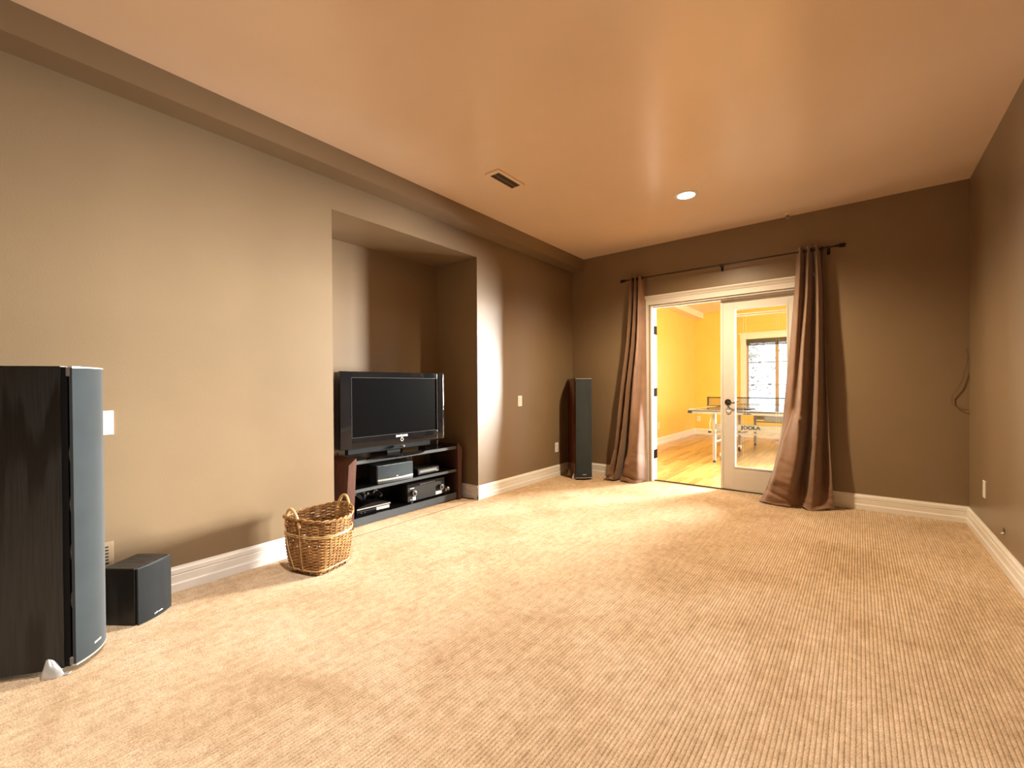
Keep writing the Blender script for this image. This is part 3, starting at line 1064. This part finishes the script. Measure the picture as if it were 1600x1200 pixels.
# centre speaker
r, w, h = boxthing('center_speaker', -3.150, 2.145, 2.505, .302, .452, .26, 'wide black centre speaker on the middle shelf below the television', 'speaker', 'ash', -2)
MB().box(-w / 2, w / 2, .014, .27, 0, h, .003).done('cabinet', M['ash'], r)
cf = curved_front(w - .004, .018)
MB().prism(cf + [(w / 2 - .002, .012), (-w / 2 + .002, .012)], lambda p, q, t: Vector((p, q, t)), .038, h - .002).done('grille', M['grille'], r, True, angle=25)
MB().prism([(x, y - .002) for x, y in cf] + [(w / 2 - .002, .012), (-w / 2 + .002, .012)], lambda p, q, t: Vector((p, q, t)), .022, .036).done('trim_strip', M['silver'], r, True, angle=25, label='silver strip below the grille')
MB().prism(cf + [(w / 2 - .002, .012), (-w / 2 + .002, .012)], lambda p, q, t: Vector((p, q, t)), .002, .021).done('base_strip', M['shelfgrey'], r, True, angle=25)
MB().box(-.010, .010, -.0205, -.0175, .044, .052, .001).done('badge', M['silver'], r)

# slim set top box
r, w, h = boxthing('set_top_box', -3.165, 2.580, 2.835, .302, .360, .2, 'slim black set top box with pale front on the middle shelf', 'set top box', 'black')
MB().box(-w / 2, w / 2, .006, .22, .004, h, .003).done('case', M['black'], r)
MB().box(-w / 2 + .002, w / 2 - .002, 0, .008, .008, h - .006, .001).done('front_panel', M['receiver'], r)
MB().box(-w / 2 + .02, w / 2 - .03, -.0012, .002, .020, h - .016, .0005).done('display_strip', M['greymetal'], r)
for i in range(3):
    MB().lathe([(.001, 0), (.004, 0), (.004, .002), (.001, .002)], 10, frame((w / 2 - .012 - i * .011, 0, .016), (1, 0, 0), (0, 0, 1))).done('button', M['silver'], r)
for sx in (-1, 1):
    for y in (.03, .19): MB().box(sx * (w / 2 - .03) - .01, sx * (w / 2 - .03) + .01, y - .01, y + .01, 0, .005).done('foot', M['rubber'], r)

# av receiver
r, w, h = boxthing('av_receiver', -3.150, 2.450, 2.890, .072, .243, .3, 'large black receiver with two knobs on the bottom shelf', 'receiver', 'black')
MB().box(-w / 2, w / 2, .012, .32, .012, h - .003, .003).done('case', M['black'], r)
MB().box(-w / 2 - .001, w / 2 + .001, 0, .014, .012, h - .028, .003).done('front_panel', M['receiver'], r)
MB().box(-w / 2, w / 2, .002, .014, h - .026, h, .002).done('display_window', M['piano'], r)
for kx in (-w / 2 + .060, w / 2 - .055):
    kb = MB().lathe([(.001, 0), (.026, 0), (.027, .006), (.024, .008), (.022, .024), (.018, .026), (.001, .026)], 28, frame((kx, 0, .088), (1, 0, 0), (0, 0, 1))).done('knob', M['black'], r, True)
    MB().tube([(kx + .0225 * math.cos(a), -.025, .088 + .0225 * math.sin(a)) for a in [2 * PI * i / 24 for i in range(24)]], .0016, 6, True).done('knob_ring', M['silver'], kb, True)
for kx, sw in ((-w / 2 + .070, .034), (w / 2 - .075, .075)):
    MB().box(kx - sw / 2, kx + sw / 2, -.001, .001, .020, .050).done('sticker', M['ink_white'], r, label='white sticker')
MB().box(-w / 2 + .028, -w / 2 + .040, -.003, .001, .024, .036, .001).done('power_button', M['silver'], r)
MB().box(-w / 2 + .026, -w / 2 + .072, -.0012, .001, h - .044, h - .038, .0004).done('name_plate', M['ink_white'], r, label='small pale name plate')
for i in range(9):
    MB().box(-.08 + i * .02, -.068 + i * .02, -.002, .001, h - .022, h - .017).done('button', M['greymetal'], r)
for sx in (-1, 1):
    for y in (.04, .28): MB().lathe([(.001, 0), (.020, 0), (.022, .012), (.001, .012)], 16, Matrix.Translation((sx * (w / 2 - .06), y, 0))).done('foot', M['black'], r)

# game console lying flat
r, w, h = boxthing('game_console', -3.17, 1.965, 2.275, .072, .150, .26, 'glossy black game console with silver edge lying on the bottom shelf', 'game console', 'piano', -3)
prof = [(-w / 2, .004), (w / 2 - .01, .004), (w / 2, .016), (w / 2, .050), (w / 2 - .01, .060)] + [(w / 2 - .01 - (w - .02) * i / 10, .060 + .022 * math.sin(PI * i / 10)) for i in range(1, 10)] + [(-w / 2 + .01, .060), (-w / 2, .050)]
MB().prism(prof, lambda p, q, t: Vector((p, t, q)), 0.006, .27).done('shell', M['piano'], r, True)
MB().box(-w / 2, w / 2, -.001, .008, .044, .052, .001).done('silver_edge', M['silver'], r, label='silver trim line')
MB().box(-w / 2 + .02, w / 2 - .14, .0, .007, .026, .032).done('disc_slot', M['dark'], r)
MB().box(.02, w / 2 - .01, .001, .008, .010, .036, .002).done('port_cover', M['silver'], r)
for i in range(2): MB().box(-w / 2 + .03 + i * .03, -w / 2 + .046 + i * .03, -.001, .006, .012, .020).done('port', M['dark'], r)


def gamepad(loc, rot, label):
    r = empty('gamepad', loc)
    r.rotation_euler = rot
    T(r, label, 'gamepad', None)
    mb = MB()
    pts = [(-.075, -.045, .0), (-.068, -.01, .006), (-.05, .018, .010), (0, .022, .010), (.05, .018, .010), (.068, -.01, .006), (.075, -.045, .0)]
    mb.tube(pts, [.012, .019, .022, .018, .022, .019, .012], 10)
    mb.done('body', M['black'], r, True)
    for sx in (-1, 1):
        MB().lathe([(.006, .014), (.006, .026), (.010, .028), (.010, .032), (.001, .033)], 14, Matrix.Translation((sx * .026, .004, 0))).done('thumbstick', M['greymetal'], r, True)
        for i in range(4):
            a = i * PI / 2
            MB().lathe([(.001, .028), (.004, .028), (.004, .033), (.001, .034)], 8, Matrix.Translation((sx * .052 + .010 * math.cos(a), .020 + .010 * math.sin(a), 0))).done('button', M['silver'], r)
    return r


gamepad((-3.275, 1.975, .205), (math.radians(25), math.radians(5), math.radians(100)), 'black tilted gamepad on the left end of the game console')
gamepad((-3.265, 2.150, .190), (math.radians(8), math.radians(-4), math.radians(75)), 'black gamepad lying flat on the game console right of the tilted one')

# small gadget right of the receiver, small box on top, cords
r = empty('remote_base', (-3.17, 2.955, .072), math.radians(90))
T(r, 'small black gadget with silver front right of the receiver', 'gadget')
MB().box(-.036, .036, .010, .10, 0, .060, .008, 2).done('case', M['black'], r)
MB().lathe([(.001, 0), (.016, 0), (.018, .005), (.012, .010), (.001, .010)], 16, frame((.008, .010, .038), (1, 0, 0), (0, 0, 1))).done('dial', M['silver'], r, True)
MB().box(-.028, -.012, .006, .012, .018, .045, .002).done('front_button', M['silver'], r)
r = empty('sensor_box', (-3.36, 3.02 - .13, .530), math.radians(90))
T(r, 'small black box at the right end of the stand top behind the television', 'box')
MB().box(-.085, .085, -.02, .08, 0, .052, .004).done('case', M['black'], r)
MB().box(.077, .086, -.022, -.016, .004, .048, .001).done('edge_strip', M['silver'], r)

o = MB().tube([(-3.30, 3.085, .10), (-3.24, 3.10, .085), (-3.19, 3.115, .055), (-3.165, 3.118, .030), (-3.16, 3.112, .012), (-3.12, 3.09, .005), (-3.06, 3.10, .005), (-2.99, 3.125, .005)], .0045, 8).done('power_cord', M['black'], None, True)
T(o, 'black power cord trailing on the carpet right of the media stand', 'cord')
rr = random.Random(5)
for j, (y, lab) in enumerate(((2.93, 'black cable hanging behind the right side of the media stand'), (1.96, 'black cable drooping behind the left side of the media stand'))):
    pts = [(-3.505, y + .03 * math.sin(t * 5 + j), .56 - .50 * t + .03 * math.sin(t * 9)) for t in [i / 14 for i in range(15)]]
    o = MB().tube(pts, .004, 6).done('hanging_cable', M['black'], None, True)
    T(o, lab, 'cable')
pts = [(-3.44, 2.10 + .30 * t, .235 + .02 * math.sin(t * 6)) for t in [i / 8 for i in range(9)]]

# ------------------------------------------------------------------ wicker basket
bk = empty('wicker_basket', (-2.640, 1.372, 0), math.radians(15))
T(bk, 'woven brown wicker basket with two handles on the carpet before the stand', 'basket')
ZT = .325


def bsec(z, a, extra=0.0):
    t = max(0, min(1, z / ZT))
    s = t ** 0.75
    R = .122 + (.192 - .122) * s + extra
    p = 5.0 + (2.0 - 5.0) * min(1, t * 1.25)           # squarish foot, round mouth
    ca, sa = math.cos(a), math.sin(a)
    k = (abs(ca) ** p + abs(sa) ** p) ** (-1 / p)
    lift = .030 * (abs(math.cos(a - HA)) ** 3) * t ** 2   # rim rises towards the handles
    return Vector((R * k * ca, R * k * sa, z + lift))


HA = math.radians(99.5 - 15)
NS = 36
# upright stakes
for i in range(NS):
    a = 2 * PI * (i + .5) / NS
    mb = MB()
    mb.tube([bsec(ZT * j / 8 * .985 + .004, a) for j in range(9)], .0055, 6, False, .003)
    mb.done('stake', M['wicker_d'] if i % 3 == 0 else M['wicker'], bk, True)
# woven rows: over one stake, under the next
rows = 34
for j in range(rows):
    z = .020 + (ZT - .034) * j / (rows - 1)
    seg = NS * 4
    pts = []
    jr = random.Random(j)
    ph = jr.random() * 6
    for q in range(seg):
        a = 2 * PI * q / seg
        wv = math.cos(a * NS / 2 + PI * (j % 2)) * .0034
        pts.append(bsec(z + .0018 * math.sin(a * 3 + ph), a, wv))
    mat = M['wicker_d'] if (z > .225 and j % 2 == 0) else M['wicker']
    MB().tube(pts, .0047, 6, True, .0036).done('weaver', mat, bk, True)
# cords round the body and base
for z, rad in ((.226, .0036), (.235, .0036), (.032, .004)):
    MB().tube([bsec(z, 2 * PI * q / 72, .0070) for q in range(72)], rad, 8, True).done('binding_cord', M['cane'], bk, True)
# rolled rim: two twisted cords
for s in (0, PI):
    MB().tube([bsec(ZT - .004, 2 * PI * q / 160, .003 + .005 * math.cos(q * .55 + s)) + Vector((0, 0, .006 * math.sin(q * .55 + s))) for q in range(160)], .0055, 6, True).done('rim', M['wicker'], bk, True)
# floor of the basket
mb = MB()
mb.bm.faces.new([mb.bm.verts.new(bsec(.012, 2 * PI * q / 40, -.004)) for q in range(40)])
mb.done('bottom', M['wicker_d'], bk)
# corner feet
for i in range(4):
    a = PI / 4 + i * PI / 2
    p = bsec(.012, a, -.008)
    MB().box(-.014, .014, -.014, .014, 0, .028, .004, 1, Matrix.Translation((p.x * .97, p.y * .97, 0)) @ Matrix.Rotation(a, 4, 'Z')).done('corner_foot', M['cane'], bk)
# handles and their lashings
for s in (0, PI):
    a0, a1 = HA + s - .34, HA + s + .34
    pts = []
    for q in range(15):
        t = q / 14
        a = a0 + (a1 - a0) * t
        base = bsec(ZT - .05, a, .008)
        base.z += .108 * math.sin(PI * t) ** .6
        pts.append(base)
    MB().tube(pts, .0085, 8).done('handle', M['cane'], bk, True)
    for aa in (a0, a1):
        MB().tube([bsec(z, aa + (z - .28) * .35 * (1 if aa > HA + s else -1), .010) for z in (.285, .24, .18, .12, .06, .024)], .0035, 6).done('lashing', M['cane'], bk, True)

# ------------------------------------------------------------------ curtains and rod
RZ, RY = 2.357, YB - .095
rod = empty('curtain_rod', (-1.153, RY, RZ))
T(rod, 'thin dark metal curtain rod with leaf finials above the french doors', 'curtain rod')
MB().tube([(-1.00, 0, 0), (0, 0, 0), (.985, 0, 0)], .0075, 10).done('rod', M['bronze'], rod, True)
for s in (-1, 1):
    x0 = -1.00 if s < 0 else .985
    MB().lathe([(.001, 0), (.012, .0), (.014, .008), (.008, .016), (.001, .018)], 14, frame((x0, 0, 0), (0, 1, 0), (0, 0, 1)) if s > 0 else frame((x0, 0, 0), (0, 0, 1), (0, 1, 0))).done('finial_collar', M['bronze'], rod, True)
    mb = MB()
    for q in range(5):                                     # a spray of metal leaves
        ang = (q - 2) * .55
        tip = Vector((s * .075, math.sin(ang) * .018, math.cos(ang * 2.2) * .012 + (q - 2) * .006))
        mb.tube([(x0, 0, 0), Vector((x0, 0, 0)) + tip * .45 + Vector((0, (q - 2) * .006, 0)), Vector((x0, 0, 0)) + tip], [.004, .014, .002], 6)
    mb.done('finial', M['bronze'], rod, True)
for x in (-.93, .026, .93):
    mb = MB()
    mb.tube([(x, 0, -.010), (x, .045, -.016), (x, .095, -.012)], .005, 8)
    mb.box(x - .012, x + .012, .088, .095, -.045, .03, .002)
    mb.tube([(x - .007, 0, 0), (x + .007, 0, 0)], .012, 12)
    mb.done('bracket', M['bronze'], rod, True)


def hermite(keys, z):
    """keys: sorted list of (z, [values])"""
    n = len(keys)
    if z <= keys[0][0]: return keys[0][1]
    if z >= keys[-1][0]: return keys[-1][1]
    i = max(k for k in range(n - 1) if keys[k][0] <= z)
    z0, a = keys[i]
    z1, c = keys[i + 1]
    h = z1 - z0
    t = (z - z0) / h
    res = []
    for k in range(len(a)):
        d = (c[k] - a[k]) / h
        dp = (a[k] - keys[i - 1][1][k]) / (z0 - keys[i - 1][0]) if i > 0 else d
        dn = (keys[i + 2][1][k] - c[k]) / (keys[i + 2][0] - z1) if i + 2 < n else d
        m0 = 0 if dp * d <= 0 else 2 * dp * d / (dp + d)
        m1 = 0 if dn * d <= 0 else 2 * dn * d / (dn + d)
        res.append((2 * t ** 3 - 3 * t ** 2 + 1) * a[k] + (t ** 3 - 2 * t ** 2 + t) * h * m0 + (-2 * t ** 3 + 3 * t ** 2) * c[k] + (t ** 3 - t ** 2) * h * m1)
    return res


DEEP = 1.45


def curtain(name, keys, seed, label, top, group, creases):
    r = empty(name, (0, 0, 0))
    cx = sum(p[0] for p in keys[0][1]) / len(keys[0][1])
    r.location = (cx, YB - .12, 0)
    T(r, label, 'curtain', None)
    ks = [(z, [c for p in pr for c in p]) for z, pr in keys]
    n = len(keys[0][1])
    SUB = 9
    NU = (n - 1) * SUB + 1
    NV = 150

    def f(u, v):
        z = .004 + (top - .004) * (v ** 1.25)
        flat = hermite(ks, z)
        pts = [(flat[2 * i], flat[2 * i + 1]) for i in range(n)]
        s = u * (n - 1)
        i = min(int(s), n - 2)
        t = s - i
        p0, p1, p2, p3 = pts[max(i - 1, 0)], pts[i], pts[i + 1], pts[min(i + 2, n - 1)]
        # x: catmull-rom, y: smooth so that crests and hollows stay round
        x = .5 * ((2 * p1[0]) + (-p0[0] + p2[0]) * t + (2 * p0[0] - 5 * p1[0] + 4 * p2[0] - p3[0]) * t * t + (-p0[0] + 3 * p1[0] - 3 * p2[0] + p3[0]) * t ** 3)
        tt = t * t * (3 - 2 * t)
        dk = 1 + (DEEP - 1) * min(1, max(0, (z - .02) / .25))
        y1, y2 = .115 + (p1[1] - .115) * dk, .115 + (p2[1] - .115) * dk
        y = y1 + (y2 - y1) * (.35 * t + .65 * tt)
        low = max(0, 1 - z / .9)
        nv = noise.noise(Vector((x * 9 + seed, z * 5, seed)))
        y += .010 * low * nv + .004 * noise.noise(Vector((x * 30, z * 14, seed + 3)))
        x += .006 * low * noise.noise(Vector((x * 8, z * 9, seed + 9)))
        for cu, cz, wu, wz, amp in creases:                # pinched folds
            y += amp * math.exp(-((u - cu) / wu) ** 2) * math.exp(-((z - cz + .25 * (u - cu)) / wz) ** 2)
        puddle = math.exp(-z / .045)
        y += .034 * puddle * noise.noise(Vector((x * 14, seed, 1.7))) + .013 * low * low * noise.noise(Vector((x * 7, z * 24, seed + 5)))
        zz = max(.003, z + .034 * puddle * (noise.noise(Vector((x * 11, seed, 5.2))) + .15) - .0)
        return Vector((x - cx, YB - max(y, .022) - (YB - .12), zz))
    mb = MB()
    mb.grid(f, NU, NV)
    o = mb.done('fabric', M['curtain'], r, True, angle=180)
    md = o.modifiers.new('thickness', 'SOLIDIFY')
    md.thickness = .003
    md.offset = 0
    # eyelets where the cloth crosses the rod
    flat = hermite(ks, RZ)
    for i in range(n - 1):
        x = (flat[2 * i] + flat[2 * i + 2]) / 2
        MB().lathe([(.014, -.003), (.021, -.003), (.022, 0), (.021, .003), (.014, .003), (.013, 0), (.014, -.003)], 18, frame((x - cx, .12 - .095, RZ), (0, 1, 0), (0, 0, 1)), cap=False).done('eyelet', M['bronze'], r, True)
    return r


KR = [
    (.004, [(-.748, .19), (-.742, .26), (-.67, .315), (-.53, .345), (-.42, .28), (-.34, .335), (-.265, .27), (-.178, .19)]),
    (.06, [(-.725, .17), (-.715, .24), (-.65, .295), (-.52, .325), (-.415, .22), (-.335, .30), (-.262, .20), (-.180, .185)]),
    (.28, [(-.655, .11), (-.642, .19), (-.60, .255), (-.475, .29), (-.405, .12), (-.322, .24), (-.252, .11), (-.190, .17)]),
    (.60, [(-.600, .07), (-.575, .13), (-.535, .18), (-.435, .255), (-.375, .09), (-.305, .215), (-.245, .09), (-.208, .15)]),
    (.80, [(-.578, .06), (-.52, .12), (-.487, .15), (-.425, .245), (-.36, .09), (-.298, .20), (-.240, .09), (-.216, .14)]),
    (.90, [(-.570, .06), (-.51, .11), (-.475, .10), (-.418, .205), (-.355, .09), (-.296, .195), (-.240, .09), (-.220, .135)]),
    (1.45, [(-.527, .06), (-.470, .12), (-.437, .085), (-.398, .185), (-.338, .07), (-.288, .175), (-.252, .07), (-.236, .11)]),
    (1.98, [(-.486, .07), (-.440, .14), (-.405, .07), (-.372, .16), (-.330, .06), (-.292, .15), (-.262, .07), (-.246, .09)]),
    (2.39, [(-.462, .07), (-.425, .14), (-.394, .055), (-.365, .14), (-.335, .055), (-.305, .14), (-.280, .06), (-.258, .10)]),
]
curtain('curtain', KR, 3.1, 'brown grommet curtain flaring onto the carpet right of the french doors', 2.393, None,
        [(.43, .835, .06, .022, -.035), (.43, .795, .05, .02, .02), (.70, .66, .05, .01, -.012), (.25, .12, .2, .016, -.02), (.30, .25, .14, .02, .014), (.32, .40, .1, .016, -.012), (.3, .18, .12, .014, -.012)])
KL = [
    (.004, [(-2.395, .20), (-2.355, .30), (-2.285, .26), (-2.235, .265), (-2.205, .15), (-2.145, .265), (-2.01, .235), (-1.940, .07)]),
    (.06, [(-2.355, .18), (-2.320, .27), (-2.265, .20), (-2.225, .255), (-2.195, .13), (-2.135, .25), (-2.00, .225), (-1.935, .07)]),
    (.38, [(-2.290, .11), (-2.255, .19), (-2.210, .08), (-2.170, .225), (-2.125, .07), (-2.070, .215), (-1.985, .19), (-1.932, .065)]),
    (.75, [(-2.255, .09), (-2.220, .175), (-2.175, .065), (-2.135, .20), (-2.095, .06), (-2.050, .20), (-1.982, .15), (-1.936, .06)]),
    (1.1, [(-2.225, .08), (-2.190, .16), (-2.145, .06), (-2.110, .18), (-2.075, .055), (-2.035, .18), (-1.982, .11), (-1.940, .055)]),
    (1.72, [(-2.152, .07), (-2.122, .14), (-2.088, .055), (-2.056, .15), (-2.022, .055), (-1.998, .15), (-1.968, .09), (-1.946, .05)]),
    (2.38, [(-2.108, .07), (-2.086, .13), (-2.058, .055), (-2.032, .13), (-2.006, .055), (-1.988, .13), (-1.968, .11), (-1.950, .045)]),
]
curtain('curtain', KL, 8.4, 'brown grommet curtain hanging left of the french doors by the corner speaker', 2.383, None,
        [(.15, .36, .06, .02, -.02), (.42, .62, .05, .012, -.015), (.72, .22, .05, .03, .02), (.9, .33, .1, .01, -.012), (.75, .07, .2, .014, -.02)])

# ------------------------------------------------------------------ table tennis table in the games room
tt = empty('tennis_table', (-1.96, 6.59, 0), math.radians(-3))
T(tt, 'folding table tennis table with grey metal frame in the yellow room', 'table')
TL, TWD, TH = 2.74, 1.525, .76
for y0, y1 in ((0, TL / 2 - .004), (TL / 2 + .004, TL)):
    MB().box(0, TWD, y0, y1, TH - .018, TH, .002).done('table_half', M['tabletop'], tt)
    mb = MB()
    mb.box(.012, TWD - .012, y0 + .012, y0 + .032, TH - .052, TH - .018).box(.012, TWD - .012, y1 - .032, y1 - .012, TH - .052, TH - .018)
    mb.box(.012, .032, y0 + .032, y1 - .032, TH - .052, TH - .018).box(TWD - .032, TWD - .012, y0 + .032, y1 - .032, TH - .052, TH - .018)
    mb.done('apron', M['greymetal'], tt)
mb = MB()
lw = .012
for y0, y1 in ((0, TL / 2 - .004), (TL / 2 + .004, TL)):
    mb.box(0, lw, y0, y1, TH, TH + .0006).box(TWD - lw, TWD, y0, y1, TH, TH + .0006).box(TWD / 2 - .002, TWD / 2 + .002, y0, y1, TH, TH + .0006)
mb.box(lw, TWD - lw, 0, lw, TH, TH + .0006).box(lw, TWD - lw, TL - lw, TL, TH, TH + .0006)
mb.done('boundary_line', M['ink_white'], tt)
for x in (.02, TWD - .02):
    MB().box(x - .03, x + .03, .002, .045, TH - .050, TH - .017, .004).done('corner_pad', M['bronze'], tt)
LEGS = [(.31, .17), (1.215, .17), (.31, 1.22), (1.215, 1.22), (.31, 1.52), (1.215, 1.52), (.31, 2.57), (1.215, 2.57)]
for x, y in LEGS:
    lg = MB().box(x - .02, x + .02, y - .02, y + .02, .03, TH - .03, .002).done('leg', M['greymetal'], tt)
    if y in (.17, 2.57):
        MB().lathe([(.001, 0), (.022, 0), (.022, .012), (.014, .03), (.001, .032)], 14, Matrix.Translation((x, y, 0))).done('levelling_foot', M['rubber'], lg)
    else:
        MB().lathe([(.001, -.014), (.045, -.014), (.045, .014), (.001, .014)], 20, frame((x, y, .045), (0, 1, 0), (0, 0, 1))).done('caster_wheel', M['rubber'], lg, True)
        MB().box(x - .022, x + .022, y - .03, y + .03, .05, .11, .004).done('caster_housing', M['white'], lg)
for y, z0, z1 in ((.17, .475, .565), (2.57, .475, .565)):
    MB().box(.33, 1.195, y - .012, y + .012, z0, z1, .003).done('cross_panel', M['greymetal'], tt)
    MB().bar((.33, y + .03, .432), (1.195, y + .03, .432), .024, .024).done('cross_bar', M['greymetal'], tt)
for x in (.31, 1.215):
    MB().bar((x, .19, .30), (x, 1.20, .30), .022, .022).done('side_bar', M['greymetal'], tt)
    MB().bar((x, 1.54, .30), (x, 2.55, .30), .022, .022).done('side_bar', M['greymetal'], tt)
    MB().tube([(x - .03, .16, .70), (x - .05, .12, .55), (x - .04, .13, .44)], .004, 6).done('latch_rod', M['silver'], tt)
    MB().tube([(x - .07, .13, .44), (x - .03, .13, .44)], .014, 10).done('latch_knob', M['rubber'], tt)
# second caster pair near the near legs
for x in (.37,):
    hs = MB().box(x - .025, x + .035, .30, .36, .075, .125, .006).done('caster_housing', M['white'], tt)
    MB().lathe([(.001, -.014), (.045, -.014), (.045, .014), (.001, .014)], 20, frame((x, .33, .045), (0, 1, 0), (0, 0, 1))).done('caster_wheel', M['rubber'], hs, True)
text('lettering', 'JOOLA', .062, M['ink_black'], tt, frame((.785, .1575, .522), (1, 0, 0), (0, 0, 1)), .0008, .004, 1.25)
text('lettering', 'JOOLA', .026, M['ink_black'], tt, frame((.775, .0115, TH - .036), (1, 0, 0), (0, 0, 1)), .0006, .002, 1.2)
MB().box(.90, 1.50, .40, .44, TH - .15, TH - .02).done('under_brace', M['greymetal'], tt)

nt = empty('net_set', (-1.96, 6.59, TH), math.radians(-3))
T(nt, 'table tennis net clamped across the middle of the table', 'net')
yn = TL / 2
for x, s in ((-.15, 1), (TWD + .15, -1)):
    MB().box(x - .012, x + .012, yn - .012, yn + .012, .0, .158, .003).done('net_post', M['black'], nt)
    MB().box(min(x - s * .02, x + s * .22), max(x - s * .02, x + s * .22), yn - .014, yn + .014, .002, .016, .002).done('net_clamp', M['black'], nt)
MB().box(-.14, TWD + .14, yn - .0008, yn + .0008, .02, .14).done('net_mesh', M['net'], nt)
MB().box(-.14, TWD + .14, yn - .002, yn + .002, .138, .153).done('net_tape', M['ink_white'] if 0 else M['black_matte'], nt)

# paddle and a small box lying on the table
pd = empty('table_tennis_paddle', (-1.24, 7.10, TH + .001), math.radians(20))
T(pd, 'dark table tennis paddle lying on the near half of the table', 'paddle')
MB().lathe([(.001, 0), (.078, 0), (.080, .006), (.078, .012), (.001, .012)], 28, Matrix.Diagonal((1, .94, 1, 1))).done('blade', M['black'], pd, True)
MB().tube([(-.06, 0, .012), (-.11, 0, .015), (-.185, 0, .016)], [.010, .013, .015], 10).done('handle', M['mahogany'], pd, True)
